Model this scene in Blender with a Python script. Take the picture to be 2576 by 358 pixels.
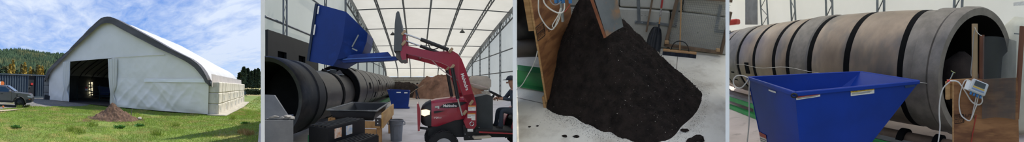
import bpy, bmesh, math, random
import numpy as np
from mathutils import Matrix, Vector, noise, geometry
from math import sin, cos, pi, atan, tan, sqrt, radians

for _o in list(bpy.data.objects):
    bpy.data.objects.remove(_o)
SC = bpy.context.scene
COL = SC.collection
random.seed(7)

# ------------------------------------------------------------------ camera
# one turning (cylindrical panorama) camera: the four views are bays that stand around it
F, G, CXI = 700.0, 210.0, 1288.0
cd = bpy.data.cameras.new('camera')
cd.type = 'PANO'
cd.panorama_type = 'CENTRAL_CYLINDRICAL'
cd.central_cylindrical_radius = 1.0
cd.central_cylindrical_range_u_min = -CXI / F
cd.central_cylindrical_range_u_max = CXI / F
cd.central_cylindrical_range_v_min = (G - 358.0) / F
cd.central_cylindrical_range_v_max = G / F
cd.clip_start, cd.clip_end = 0.05, 3000
cam = bpy.data.objects.new('camera', cd)
COL.objects.link(cam)
cam.location = (0, 0, 0)
cam.rotation_euler = (pi / 2, 0, 0)
SC.camera = cam

# ------------------------------------------------------------------ colour management
SC.view_settings.view_transform = 'Standard'
SC.view_settings.look = 'None'
SC.view_settings.gamma = 1.0
SC.view_settings.use_curve_mapping = False
SC.view_settings.exposure = 0.36

# ------------------------------------------------------------------ world: blue sky with thin cloud
def lin(c):
    if isinstance(c, str):
        c = c.lstrip('#')
        c = [int(c[i:i + 2], 16) / 255 for i in (0, 2, 4)]
    return tuple(v / 12.92 if v <= 0.04045 else ((v + 0.055) / 1.055) ** 2.4 for v in c[:3]) + (1.0,)

class NT:
    def __init__(s, tree):
        s.t = tree
    def n(s, typ, **kw):
        nd = s.t.nodes.new(typ)
        for k, v in kw.items():
            if k.startswith('i_'):
                key = k[2:]
                nd.inputs[int(key) if key.isdigit() else key.replace('_', ' ')].default_value = v
            else:
                setattr(nd, k, v)
        return nd
    def l(s, a, b):
        s.t.links.new(a, b)
    def math(s, op, a, b=None, c=None, clamp=False):
        nd = s.t.nodes.new('ShaderNodeMath'); nd.operation = op; nd.use_clamp = clamp
        for i, v in enumerate((a, b, c)):
            if v is None: continue
            if isinstance(v, (int, float)): nd.inputs[i].default_value = v
            else: s.l(v, nd.inputs[i])
        return nd.outputs[0]
    def mix(s, f, a, b, typ='MIX'):
        nd = s.t.nodes.new('ShaderNodeMix'); nd.data_type = 'RGBA'; nd.blend_type = typ
        for key, v in ((0, f), (6, a), (7, b)):
            if isinstance(v, (int, float, tuple)): nd.inputs[key].default_value = v
            else: s.l(v, nd.inputs[key])
        return nd.outputs[2]
    def ramp(s, f, stops):
        nd = s.t.nodes.new('ShaderNodeValToRGB')
        e = nd.color_ramp.elements
        while len(e) < len(stops): e.new(0.5)
        for el, (p, c) in zip(e, stops):
            el.position = p
            el.color = c if len(c) == 4 else tuple(c) + (1,)
        s.l(f, nd.inputs[0])
        return nd.outputs[0]

W = bpy.data.worlds.new('sky'); SC.world = W
W.use_nodes = True
wt = NT(W.node_tree); W.node_tree.nodes.clear()
tc = wt.n('ShaderNodeTexCoord')
sep = wt.n('ShaderNodeSeparateXYZ'); wt.l(tc.outputs['Generated'], sep.inputs[0])
vx, vy, vz = sep.outputs
# clouds lie on a high flat layer: direction / elevation gives the layer's plan coordinates
up = wt.math('MAXIMUM', wt.math('ADD', vz, 0.10), 0.03)
lx = wt.math('DIVIDE', vx, up); ly = wt.math('DIVIDE', vy, up)
cmb = wt.n('ShaderNodeCombineXYZ'); wt.l(lx, cmb.inputs[0]); wt.l(ly, cmb.inputs[1])
mp = wt.n('ShaderNodeMapping'); wt.l(cmb.outputs[0], mp.inputs[0])
mp.inputs['Rotation'].default_value = (0, 0, radians(38)); mp.inputs['Scale'].default_value = (0.55, 0.9, 1)
big = wt.n('ShaderNodeTexNoise', i_Scale=0.30, i_Detail=3.0, i_Roughness=0.5, i_Distortion=0.3); wt.l(mp.outputs[0], big.inputs['Vector'])
mp2 = wt.n('ShaderNodeMapping'); wt.l(cmb.outputs[0], mp2.inputs[0])
mp2.inputs['Rotation'].default_value = (0, 0, radians(62)); mp2.inputs['Scale'].default_value = (1.1, 2.2, 1)
fine = wt.n('ShaderNodeTexNoise', i_Scale=2.4, i_Detail=8.0, i_Roughness=0.62, i_Distortion=0.4); wt.l(mp2.outputs[0], fine.inputs['Vector'])
cov = wt.math('ADD', wt.math('MULTIPLY', big.outputs[0], 1.30), wt.math('MULTIPLY', fine.outputs[0], 0.42))
cloud = wt.ramp(cov, [(0.74, (0, 0, 0, 1)), (1.0, (1, 1, 1, 1))])
blue = wt.ramp(vz, [(0.0, lin('#a8c2e4')), (0.06, lin('#93b4e2')), (0.14, lin('#6090d6')), (0.30, lin('#4c80cc')), (0.8, lin('#3a68b4'))])
white = wt.ramp(vz, [(0.0, lin('#c0cbdb')), (0.15, lin('#ccd6e6')), (0.4, lin('#d5deec'))])
skyc = wt.mix(wt.math('MULTIPLY', cloud, 0.9), blue, white)
grd = wt.math('GREATER_THAN', vz, -0.005)
skyc = wt.mix(grd, lin('#7c8272'), skyc)
bg = wt.n('ShaderNodeBackground', i_Strength=1.0); wt.l(skyc, bg.inputs[0])
wo = wt.n('ShaderNodeOutputWorld'); wt.l(bg.outputs[0], wo.inputs[0])

# ------------------------------------------------------------------ sun
sd = bpy.data.lights.new('sun', 'SUN'); sd.energy = 4.2; sd.angle = radians(0.6); sd.color = (1, 0.95, 0.87)
sun = bpy.data.objects.new('sun', sd); COL.objects.link(sun)
SUN_EL, SUN_AZ = radians(54), radians(0)
_sd = Vector((sin(SUN_AZ) * cos(SUN_EL), cos(SUN_AZ) * cos(SUN_EL), sin(SUN_EL)))
sun.rotation_euler = _sd.to_track_quat('Z', 'Y').to_euler()
sun.location = _sd * 60

# ------------------------------------------------------------------ bays (local frames): X right, Y away, Z up, floor z = 0
class Bay:
    def __init__(s, cx, h, pitch=0.0, roll=0.0):
        s.h = h
        s.M = Matrix.Rotation((CXI - cx) / F, 4, 'Z') @ Matrix.Rotation(pitch, 4, 'X') @ Matrix.Rotation(roll, 4, 'Y') @ Matrix.Translation((0, 0, -h))
        s.I = s.M.inverted()
        s.o = s.I @ Vector((0, 0, 0))
    def ray(s, x, y):
        az = (CXI - x) / F
        return s.I.to_3x3() @ Vector((-sin(az), cos(az), (G - y) / F))
    def plane(s, x, y, p, n):
        d = s.ray(x, y); p = Vector(p); n = Vector(n)
        return s.o + d * ((p - s.o).dot(n) / d.dot(n))
    def ground(s, x, y, z=0.0):
        return s.plane(x, y, (0, 0, z), (0, 0, 1))
    def atY(s, x, y, Y):
        return s.plane(x, y, (0, Y, 0), (0, 1, 0))
    def atX(s, x, y, X):
        return s.plane(x, y, (X, 0, 0), (1, 0, 0))
    def dist(s, x, y, D):
        d = s.ray(x, y)
        return s.o + d * (D / sqrt(d.x ** 2 + d.y ** 2))
S1 = Bay(328, 1.97, 0.001, 0.0283)
S2 = Bay(1050, 1.75)
S3 = Bay(1575, 1.9, radians(28.5))
S4 = Bay(2205, 1.9, atan(110 / F))
CUR = S1

# ------------------------------------------------------------------ mesh building
class MB:
    def __init__(s):
        s.v = []; s.f = []
    def add(s, vs, fs):
        b = len(s.v)
        s.v += [tuple(p) for p in vs]
        s.f += [tuple(i + b for i in f) for f in fs]
        return s
    def box(s, c, size, rot=None, bev=0.0):
        m = Matrix.Translation(c) @ (rot.to_4x4() if rot else Matrix.Identity(4))
        return s.boxm(m, size, bev)
    def boxm(s, m, size, bev=0.0):
        a, b, c = size[0] / 2, size[1] / 2, size[2] / 2
        if bev <= 0:
            vs = [m @ Vector((x * a, y * b, z * c)) for x in (-1, 1) for y in (-1, 1) for z in (-1, 1)]
            return s.add(vs, [(0, 1, 3, 2), (4, 6, 7, 5), (0, 4, 5, 1), (2, 3, 7, 6), (0, 2, 6, 4), (1, 5, 7, 3)])
        t = min(bev, a * .9, b * .9, c * .9); vs = []; idx = {}
        for x in (-1, 1):
            for y in (-1, 1):
                for z in (-1, 1):
                    for k in range(3):
                        p = [x * a, y * b, z * c]
                        for j in range(3):
                            if j != k: p[j] -= (x, y, z)[j] * t
                        idx[(x, y, z, k)] = len(vs); vs.append(m @ Vector(p))
        fs = []
        for k in range(3):
            i, j = (k + 1) % 3, (k + 2) % 3
            for sg in (-1, 1):
                q = []
                for (u, w) in ((-1, -1), (1, -1), (1, 1), (-1, 1)):
                    d = [0, 0, 0]; d[k] = sg; d[i] = u; d[j] = w
                    q.append(idx[(d[0], d[1], d[2], k)])
                fs.append(tuple(q if sg > 0 else q[::-1]))
            for u in (-1, 1):
                for w in (-1, 1):
                    q = []
                    for (e, kk) in ((-1, i), (1, i), (1, j), (-1, j)):
                        d = [0, 0, 0]; d[k] = e; d[i] = u; d[j] = w
                        q.append(idx[(d[0], d[1], d[2], kk)])
                    fs.append(tuple(q))
        for x in (-1, 1):
            for y in (-1, 1):
                for z in (-1, 1):
                    fs.append(tuple(idx[(x, y, z, k)] for k in range(3)))
        return s.add(vs, fs)
    def bar(s, p, q, w, h=None, up=(0, 0, 1), bev=0.0):
        p, q = Vector(p), Vector(q); h = w if h is None else h
        d = (q - p); L = d.length; d.normalize(); u = Vector(up)
        if abs(d.dot(u)) > .98: u = Vector((1, 0, 0))
        sx = d.cross(u).normalized(); uz = sx.cross(d)
        m = Matrix(((sx.x, d.x, uz.x, 0), (sx.y, d.y, uz.y, 0), (sx.z, d.z, uz.z, 0), (0, 0, 0, 1)))
        return s.boxm(Matrix.Translation((p + q) / 2) @ m, (w, L, h), bev)
    def tube(s, path, r, n=8, caps=True, closed=False):
        P = [Vector(p) for p in path]; k = len(P)
        R = r if isinstance(r, (list, tuple)) else [r] * k
        vs = []; fs = []; prev = None
        for i in range(k):
            if closed: t = P[(i + 1) % k] - P[i - 1]
            else: t = P[min(i + 1, k - 1)] - P[max(i - 1, 0)]
            t.normalize()
            if prev is None:
                a = Vector((0, 0, 1)) if abs(t.z) < .9 else Vector((1, 0, 0))
                prev = t.cross(a).normalized()
            a = prev - t * prev.dot(t)
            if a.length < 1e-5: a = t.orthogonal()
            prev = a.normalized(); b = t.cross(prev)
            for j in range(n):
                g = 2 * pi * j / n
                vs.append(P[i] + (prev * cos(g) + b * sin(g)) * R[i])
        for i in range(k if closed else k - 1):
            for j in range(n):
                a0 = i * n + j; a1 = i * n + (j + 1) % n; i2 = (i + 1) % k
                fs.append((a0, a1, i2 * n + (j + 1) % n, i2 * n + j))
        if caps and not closed:
            fs.append(tuple(range(n))[::-1]); fs.append(tuple((k - 1) * n + j for j in range(n)))
        return s.add(vs, fs)
    def cyl(s, p, q, r, n=16, r2=None):
        return s.tube([p, q], [r, r if r2 is None else r2], n)
    def lathe(s, prof, m=None, n=24, a0=0.0, a1=2 * pi):
        m = m or Matrix.Identity(4); full = abs(a1 - a0 - 2 * pi) < 1e-6; k = n if full else n + 1
        vs = [m @ Vector((r * cos(a0 + (a1 - a0) * j / n), r * sin(a0 + (a1 - a0) * j / n), z)) for (r, z) in prof for j in range(k)]
        fs = []
        for i in range(len(prof) - 1):
            for j in range(n):
                j2 = (j + 1) % k
                fs.append((i * k + j, i * k + j2, (i + 1) * k + j2, (i + 1) * k + j))
        return s.add(vs, fs)
    def prism(s, poly, off):
        # poly: list of 3D points (planar outline); off: thickness vector
        off = Vector(off); P = [Vector(p) for p in poly]; n = len(P)
        tri = geometry.tessellate_polygon([P])
        fs = [tuple(t) for t in tri] + [tuple(i + n for i in t)[::-1] for t in tri]
        fs += [(i, i + n, (i + 1) % n + n, (i + 1) % n) for i in range(n)]
        return s.add(P + [p + off for p in P], fs)
    def grid(s, fn, nu, nv):
        vs = [fn(i / nu, j / nv) for j in range(nv + 1) for i in range(nu + 1)]
        fs = [(j * (nu + 1) + i, j * (nu + 1) + i + 1, (j + 1) * (nu + 1) + i + 1, (j + 1) * (nu + 1) + i) for j in range(nv) for i in range(nu)]
        return s.add(vs, fs)
    def solid(s, fn, nu, nv, off):
        # a sheet with thickness (off = vector)
        off = Vector(off); b = len(s.v)
        vs = [Vector(fn(i / nu, j / nv)) for j in range(nv + 1) for i in range(nu + 1)]
        N = len(vs); q = lambda i, j: j * (nu + 1) + i
        fs = [(q(i, j), q(i + 1, j), q(i + 1, j + 1), q(i, j + 1)) for j in range(nv) for i in range(nu)]
        fs += [tuple(k + N for k in f[::-1]) for f in fs]
        rim = [q(i, 0) for i in range(nu + 1)] + [q(nu, j) for j in range(1, nv + 1)] + [q(i, nv) for i in range(nu - 1, -1, -1)] + [q(0, j) for j in range(nv - 1, 0, -1)]
        fs += [(rim[k], rim[k - 1], rim[k - 1] + N, rim[k] + N) for k in range(len(rim))]
        return s.add(vs + [v + off for v in vs], fs)
    def blob(s, c, r, sub=2, amp=.15, seed=0, fr=1.5):
        bm = bmesh.new(); bmesh.ops.create_icosphere(bm, subdivisions=sub, radius=1)
        r = (r, r, r) if isinstance(r, (int, float)) else r
        vs = []
        for v in bm.verts:
            k = 1 + amp * noise.noise(v.co * fr + Vector((seed * 3.1, seed * 1.7, seed)))
            vs.append((c[0] + v.co.x * r[0] * k, c[1] + v.co.y * r[1] * k, c[2] + v.co.z * r[2] * k))
        fs = [tuple(v.index for v in f.verts) for f in bm.faces]
        bm.free()
        return s.add(vs, fs)

def cut2(mb, bay, pa, pb):
    return cut(cut(mb, bay, pa), bay, pb, False)
def cut(mb, bay, px, keep_right=True):
    # trim a mesh at the edge of its view, given as pixel column px
    bm = bmesh.new(); vs = [bm.verts.new(p) for p in mb.v]
    for f in mb.f:
        try: bm.faces.new([vs[i] for i in f])
        except ValueError: pass
    az = (CXI - px) / F; nw = Vector((cos(az), sin(az), 0)) * (1 if keep_right else -1)
    no = bay.I.to_3x3() @ nw
    bmesh.ops.bisect_plane(bm, geom=bm.verts[:] + bm.edges[:] + bm.faces[:], plane_co=bay.o, plane_no=no, clear_inner=True)
    bm.verts.index_update(); q = MB(); q.v = [tuple(v.co) for v in bm.verts]; q.f = [tuple(v.index for v in f.verts) for f in bm.faces]; bm.free()
    return q
LOCAL = {}
def place(o, m, bay=None):
    LOCAL[o.name] = m
    o.matrix_world = (bay or CUR).M @ m
def setp(o, label=None, cat=None, group=None, kind=None):
    if label: o['label'] = label
    if cat: o['category'] = cat
    if group: o['group'] = group
    if kind: o['kind'] = kind
    return o
def thing(name, label, cat, loc=(0, 0, 0), rz=0.0, group=None):
    o = bpy.data.objects.new(name, None); COL.objects.link(o)
    o.empty_display_size = 0.1
    place(o, Matrix.Translation(loc) @ Matrix.Rotation(rz, 4, 'Z'))
    return setp(o, label, cat, group)
def mesh_of(mb, name, smooth=False, angle=None):
    me = bpy.data.meshes.new(name)
    me.from_pydata(mb.v, [], mb.f); me.validate()
    bm = bmesh.new(); bm.from_mesh(me); bmesh.ops.recalc_face_normals(bm, faces=bm.faces); bm.to_mesh(me); bm.free()
    if smooth:
        me.polygons.foreach_set('use_smooth', [True] * len(me.polygons))
        if angle: me.set_sharp_from_angle(angle=radians(angle))
    return me
def root_of(o):
    while o.parent: o = o.parent
    return o
def part(name, mb, mat, parent, smooth=False, angle=40, label=None, kind=None):
    # geometry is written in the bay's coordinates and moved into its thing's own frame
    inv = LOCAL[root_of(parent).name].inverted()
    q = MB(); q.v = [tuple(inv @ Vector(p)) for p in mb.v]; q.f = mb.f
    o = bpy.data.objects.new(name, mesh_of(q, name, smooth, angle)); COL.objects.link(o)
    o.data.materials.append(mat); o.parent = parent
    return setp(o, label, kind=kind)
def solo(name, mb, mat, label=None, cat=None, group=None, kind=None, smooth=False, angle=40):
    a = np.array(mb.v); lo, hi = a.min(0), a.max(0)
    m = Matrix.Translation(((lo[0] + hi[0]) / 2, (lo[1] + hi[1]) / 2, lo[2]))
    inv = m.inverted(); q = MB(); q.v = [tuple(inv @ Vector(p)) for p in mb.v]; q.f = mb.f
    o = bpy.data.objects.new(name, mesh_of(q, name, smooth, angle)); COL.objects.link(o)
    o.data.materials.append(mat); place(o, m)
    return setp(o, label, cat, group, kind)
def struct(name, mb, mat, smooth=False, label=None):
    return solo(name, mb, mat, label, kind='structure', smooth=smooth)
def copy_tree(o, parent=None):
    c = o.copy(); COL.objects.link(c)
    if parent is not None: c.parent = parent
    for ch in [k for k in bpy.data.objects if k.parent == o]:
        copy_tree(ch, c)
    return c
def lettering(name, text, size, origin, right, upv, mat, parent, lift=.002, align='LEFT', thick=0.0, label=None, sx=1.0, bold=0.0):
    cu = bpy.data.curves.new(name, 'FONT'); cu.body = text; cu.size = size; cu.align_x = align; cu.align_y = 'CENTER'
    cu.extrude = thick; cu.offset = bold
    to = bpy.data.objects.new('tmp_text', cu); COL.objects.link(to)
    dg = bpy.context.evaluated_depsgraph_get(); me = bpy.data.meshes.new_from_object(to.evaluated_get(dg))
    bpy.data.objects.remove(to)
    r = Vector(right).normalized(); u = Vector(upv); u = (u - r * u.dot(r)).normalized(); n = r.cross(u); o = Vector(origin) + n * lift
    mb = MB(); mb.v = [tuple(o + r * (v.co.x * sx) + u * v.co.y + n * v.co.z) for v in me.vertices]; mb.f = [tuple(p.vertices) for p in me.polygons]
    bpy.data.meshes.remove(me)
    return part(name, mb, mat, parent, label=label)
def resample(pts, n):
    P = [Vector(p) for p in pts]; d = [0]
    for a, b in zip(P, P[1:]): d.append(d[-1] + (b - a).length)
    out = []; k = 0
    for i in range(n):
        t = d[-1] * i / (n - 1)
        while k < len(d) - 2 and d[k + 1] < t: k += 1
        f = 0 if d[k + 1] == d[k] else (t - d[k]) / (d[k + 1] - d[k])
        out.append(P[k].lerp(P[k + 1], f))
    return out
def smooth_path(pts, n=40, it=3):
    P = [Vector(p) for p in pts]
    for _ in range(it):
        Q = [P[0]]
        for a, b in zip(P, P[1:]): Q += [a.lerp(b, .25), a.lerp(b, .75)]
        P = Q + [P[-1]]
    return resample(P, n)
def nz(x, y, z=0.0):
    return noise.noise(Vector((x, y, z)))
def fbm(x, y, z=0.0, o=4):
    return noise.fractal(Vector((x, y, z)), 0.9, 2.0, o)

# ------------------------------------------------------------------ procedural materials
def M(name, c, rough=.6, metal=0.0, c2=None, var=.5, scale=4.0, bump=0.0, bscale=None, spec=.5, stretch=(1, 1, 1), detail=5.0, trans=0.0, c3=None, s3=1.0, thr=(.45, .62), coat=0.0):
    m = bpy.data.materials.new(name); m.use_nodes = True
    t = NT(m.node_tree); m.node_tree.nodes.clear()
    out = t.n('ShaderNodeOutputMaterial'); b = t.n('ShaderNodeBsdfPrincipled')
    b.inputs['Roughness'].default_value = rough; b.inputs['Metallic'].default_value = metal
    b.inputs['Specular IOR Level'].default_value = spec; b.inputs['Coat Weight'].default_value = coat
    tcn = t.n('ShaderNodeTexCoord'); mpn = t.n('ShaderNodeMapping'); t.l(tcn.outputs['Object'], mpn.inputs[0]); mpn.inputs['Scale'].default_value = stretch
    ns = t.n('ShaderNodeTexNoise', i_Scale=scale, i_Detail=detail, i_Roughness=.6); t.l(mpn.outputs[0], ns.inputs['Vector'])
    c = lin(c)
    if c2 is None: c2 = tuple(v * .78 for v in c[:3]) + (1,)
    else: c2 = lin(c2)
    w = .5 * max(.05, 1 - var)
    f = t.ramp(ns.outputs[0], [(.5 - w * .5, (0, 0, 0, 1)), (.5 + w * .5, (1, 1, 1, 1))])
    colr = t.mix(f, c, c2)
    if c3 is not None:
        n3 = t.n('ShaderNodeTexNoise', i_Scale=s3, i_Detail=4.0, i_Roughness=.65); t.l(mpn.outputs[0], n3.inputs['Vector'])
        f3 = t.ramp(n3.outputs[0], [(thr[0], (0, 0, 0, 1)), (thr[1], (1, 1, 1, 1))])
        colr = t.mix(f3, colr, lin(c3))
    t.l(colr, b.inputs['Base Color'])
    if bump > 0:
        nb = t.n('ShaderNodeTexNoise', i_Scale=bscale or scale * 4, i_Detail=6.0, i_Roughness=.65); t.l(mpn.outputs[0], nb.inputs['Vector'])
        bp = t.n('ShaderNodeBump', i_Strength=min(1.0, bump), i_Distance=.02); t.l(nb.outputs[0], bp.inputs['Height']); t.l(bp.outputs[0], b.inputs['Normal'])
    if trans > 0:
        tr = t.n('ShaderNodeBsdfTranslucent'); t.l(colr, tr.inputs[0])
        mx = t.n('ShaderNodeMixShader', i_0=trans); t.l(b.outputs[0], mx.inputs[1]); t.l(tr.outputs[0], mx.inputs[2]); t.l(mx.outputs[0], out.inputs[0])
    else:
        t.l(b.outputs[0], out.inputs[0])
    return m
def glow(name, c, s):
    m = bpy.data.materials.new(name); m.use_nodes = True; t = NT(m.node_tree); m.node_tree.nodes.clear()
    e = t.n('ShaderNodeEmission', i_Strength=s); e.inputs[0].default_value = lin(c)
    nsn = t.n('ShaderNodeTexNoise', i_Scale=30.0); t.l(t.math('ADD', t.math('MULTIPLY', nsn.outputs[0], .2 * s), .9 * s), e.inputs[1])
    o = t.n('ShaderNodeOutputMaterial'); t.l(e.outputs[0], o.inputs[0]); return m
def clear(name, c, alpha=.25, rough=.15):
    m = bpy.data.materials.new(name); m.use_nodes = True; t = NT(m.node_tree); m.node_tree.nodes.clear()
    b = t.n('ShaderNodeBsdfPrincipled'); b.inputs['Roughness'].default_value = rough
    ns = t.n('ShaderNodeTexNoise', i_Scale=6.0, i_Detail=4.0); tcn = t.n('ShaderNodeTexCoord'); mpn = t.n('ShaderNodeMapping'); t.l(tcn.outputs['Object'], mpn.inputs[0]); mpn.inputs['Scale'].default_value = (1, 1, .25); t.l(mpn.outputs[0], ns.inputs['Vector'])
    b.inputs['Base Color'].default_value = lin(c)
    t.l(t.math('MULTIPLY', ns.outputs[0], alpha * 2), b.inputs['Alpha'])
    o = t.n('ShaderNodeOutputMaterial'); t.l(b.outputs[0], o.inputs[0]); return m
# =================================================================== white fins added to separate the four views
m_divider = M('white_divider_paint', '#ffffff', .7, var=.1, scale=3, c2='#fbfbfa')
for k, xc in enumerate((661, 1295, 1830)):
    CUR = Bay(xc, 0.0)
    r0 = 2.6; w = 10.0 / F * r0
    struct('view_divider_' + ('left', 'middle', 'right')[k], MB().box((0, r0 + .6, .15), (w, 1.2, 3.2), bev=.002), m_divider)

# =================================================================== BAY 1: field, fabric barn, truck, hills
CUR = S1
def ground_sector(a0, a1, rs, z=lambda x, y: 0.0, na=60):
    mb = MB()
    mb.grid(lambda u, v: (lambda a, r: (sin(a) * r, cos(a) * r, z(sin(a) * r, cos(a) * r)))(a0 + (a1 - a0) * u, rs[0] * (rs[1] / rs[0]) ** v), na, 60)
    return mb
def lumpy(x, y):
    return .035 * fbm(x * .6, y * .6, 3) - .03
m_grass_ground = M('lawn_soil', '#6f8434', .95, c2='#58692a', scale=.8, var=.5, bump=.6, bscale=14, c3='#8d8548', s3=.5, thr=(.5, .68))
A0, A1 = -radians(31), radians(28.6)
struct('floor_lawn', ground_sector(A0, A1, (3.5, 60), lumpy, 70), m_grass_ground)
m_field = M('field_grass', '#8f8f4a', .95, c2='#7a8a3c', scale=.05, var=.4, c3='#8d7a52', s3=.03, thr=(.42, .55))
struct('floor_field', ground_sector(A0, A1, (57, 600), lambda x, y: -.25, 30), m_field)

# gravel yard
m_gravel = M('gravel', '#83817c', .95, c2='#5c5a57', scale=9, var=.6, bump=.9, bscale=60, c3='#8f8574', s3=.25, thr=(.5, .7))
gp = [S1.ground(x, y) for x, y in ((-40, 276), (0, 275), (40, 271), (90, 268), (150, 268), (205, 267), (235, 263), (262, 262), (292, 262))]
gp2 = [S1.ground(x, y) for x, y in ((300, 246), (230, 240), (120, 236), (60, 233), (-60, 232))]
mb = MB(); ga = resample(gp, 40); gb = resample([gp2[4], gp2[3], gp2[2], gp2[1], gp2[0]], 40)
mb.grid(lambda u, v: ga[round(u * 39)].lerp(gb[round(u * 39)], v) + Vector((0, 0, .02 + .015 * nz(u * 30, v * 12) - (.05 if v == 0 else 0))), 39, 14)
struct('floor_gravel', mb, m_gravel)
# strip beside the truck, its colour lightened to look sunlit
mb = MB(); sa = resample([S1.ground(x, y) for x, y in ((-40, 286), (0, 282), (35, 279), (62, 274), (75, 270))], 20)
mb.grid(lambda u, v: sa[round(u * 19)].lerp(sa[round(u * 19)] + Vector((0, 1.7 * (1 - u) + .1, 0)), v) + Vector((0, 0, .035)), 19, 3)
struct('floor_sunlit_strip', mb, M('sunlit_soil_tone', '#b9ac92', .95, c2='#9f9170', scale=5, var=.3, bump=.5))

# ---- barn frame of reference: u from the right corner along the front, v along the side, z up
R0 = S1.ground(525, 289); L0 = S1.ground(122, 252); B0 = S1.ground(601, 257)
Uv = (L0 - R0); BW = Uv.length; Uv.normalize()
Vv = (B0 - R0); BL = Vv.length; Vv.normalize()
Nf = Vector((Uv.y, -Uv.x, 0)); Nf = Nf if Nf.y < 0 else -Nf        # front normal, to the viewer
def BP(u, v, z): return R0 + Uv * u + Vv * v + Vector((0, 0, z))
def front(x, y):
    p = S1.plane(x, y, R0, Nf) - R0
    return p.dot(Uv), p.z
outer_px = [(119, 206), (121, 194), (127, 180), (138, 166), (152, 153), (180, 129), (215, 93), (245, 64), (257, 53), (266, 48), (275, 46), (286, 47), (300, 53), (350, 80), (400, 107), (430, 124), (460, 139), (483, 150), (500, 163), (512, 177), (520, 192), (526, 206), (529, 217)]
inner_px = [(128, 196), (131, 187), (139, 176), (150, 166), (167, 150), (195, 122), (225, 95), (250, 72), (262, 63), (275, 60), (288, 62), (302, 70), (350, 96), (400, 122), (440, 140), (470, 155), (492, 170), (505, 185), (515, 198), (520, 208)]
NP = 60
OUT = resample([Vector((front(*p)[0], 0, front(*p)[1])) for p in outer_px], NP)
INN = resample([Vector((front(*p)[0], 0, front(*p)[1])) for p in inner_px], NP)
def top_at(u):
    best = 0
    for a, b in zip(OUT, OUT[1:]):
        if (a.x - u) * (b.x - u) <= 0 and abs(a.x - b.x) > 1e-6:
            best = max(best, a.z + (b.z - a.z) * (u - a.x) / (b.x - a.x))
    return best
m_fabric = M('white_tarpaulin', '#f3efe4', .42, c2='#eae6da', scale=.6, var=.2, spec=.35)
m_roof = M('white_roof_cover', '#c9c9c6', .5, c2='#bdbdba', scale=.4, var=.2)
m_trim = M('charcoal_trim_cover', '#53504d', .5, c2='#454240', scale=1, var=.3)
m_skirt = M('grey_skirt_cover', '#b9b3ae', .55, c2='#aaa49f', scale=1)
m_steel = M('galvanised_steel', '#8d918f', .45, .6, c2='#7b7f7d', scale=3)
m_dark = M('dark_steel', '#2a2c2d', .55, .4, c2='#1d1f20', scale=3)
m_conc = M('cast_concrete', '#d8d2c3', .9, c2='#c2bcae', scale=2.2, var=.4, bump=.35, bscale=18, c3='#e6e2d8', s3=3.0, thr=(.55, .72), stretch=(1, 1, .5))
barn = thing('fabric_barn', 'large white fabric barn with charcoal edged roof standing on concrete blocks', 'barn', BP(BW / 2, BL / 2, 0))
# roof cover, scalloped between the rafters
def roof_fn(u, v):
    p = OUT[min(NP - 1, round(u * (NP - 1)))]
    c = Vector((BW / 2, 0, 2.0)); d = Vector((p.x - c.x, 0, p.z - c.z)).normalized()
    bay = abs(sin(pi * v * 7))
    q = p + d * (.10 * bay - .06)
    return BP(q.x, -.25 + v * (BL + .5), q.z)
part('roof_cover', MB().grid(roof_fn, NP - 1, 70), m_roof, barn, True, 60)
# charcoal trim that wraps the front edge
def trim_fn(u, v):
    i = min(NP - 1, round(u * (NP - 1))); a, b = OUT[i], INN[i]
    w = .06 * nz(u * 60, v * 1.5) + .04 * nz(u * 140, v * 3)
    if v < .3: q = a; dv = .45 - v / .3 * .85
    else: q = a.lerp(b, (v - .3) / .7); dv = -.42 + w
    c = Vector((BW / 2, 0, 2.0)); d = Vector((a.x - c.x, 0, a.z - c.z)).normalized() * (.08 * (1 - v))
    return BP(q.x + d.x, dv, q.z + d.z)
part('edge_trim', MB().grid(trim_fn, NP - 1, 10), m_trim, barn, True, 60)
# grey skirt hanging along the right eave
e0 = OUT[-1]
def skirt_fn(u, v):
    return BP(e0.x - .12 - .10 * v + .05 * nz(u * 14, v) * v, -.3 + u * (BL + .65), e0.z + .80 - .86 * v + .03 * nz(u * 22, 2))
part('eave_skirt', MB().grid(skirt_fn, 60, 5), m_skirt, barn, True, 60)
# gable front: left panel, right panel and upper panel; wrinkles are real relief
dl_u, dl_z = front(178, 153); dr_u, dr_z = front(284, 147)
seam_z = lambda u: dr_z + (dl_z - dr_z) * (u - dr_u) / (dl_u - dr_u)
def wrinkle(u, z, k=1.0):
    g = .05 * nz(u * 1.1 + z * .7, z * 1.6 - u * .35, 4) + .035 * nz(u * 2.6 + z * 1.9, z * 3 - u, 9) + .012 * nz(u * 6 + z * 4, z * 7 - u * 2, 5)
    h = max(0, (3.0 - z) / 3.0); h = h if u < dr_u else .3 * h
    drape = .06 * h * sin((u * .9 - z * 1.3) * 2.1 + 2 * nz(u * .5, z * .5))
    def fold(a, b, s):                       # long narrow creases
        return (1 - abs(nz(a * 1.3, b * .28, s))) ** 6
    cr = .045 * fold(u * .8 + z * .6, z * .8 - u * .6, 2) + .045 * fold(u * .7 - z * .7, z * .7 + u * .7, 8)
    return k * (.35 * g + drape + cr * (.5 + h))
def gable_panel(name, u0, u1, zlo, zhi, nu, nv, lift, k=1.0):
    def fn(s, t):
        u = u0 + (u1 - u0) * s; a = zlo(u); b = max(a + .05, zhi(u)); z = a + (b - a) * t
        e = min(1, 8 * min(s, 1 - s, t + .03, 1 - t))
        p = BP(u, -.05, z); return p + Nf * (lift + wrinkle(u, z, k) * e)
    return part(name, MB().grid(fn, nu, nv), m_fabric, barn, True, 70)
band_z = front(400, 203)[1]
gable_panel('gable_sheet', dl_u, front(125, 200)[0], lambda u: .05, lambda u: min(seam_z(u) + .1, top_at(u) - .05), 24, 30, .02)
gable_panel('gable_sheet', .02, dr_u + .1, lambda u: .04, lambda u: min(band_z + .15, top_at(u) - .05), 90, 36, .06, 1.2)
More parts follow.
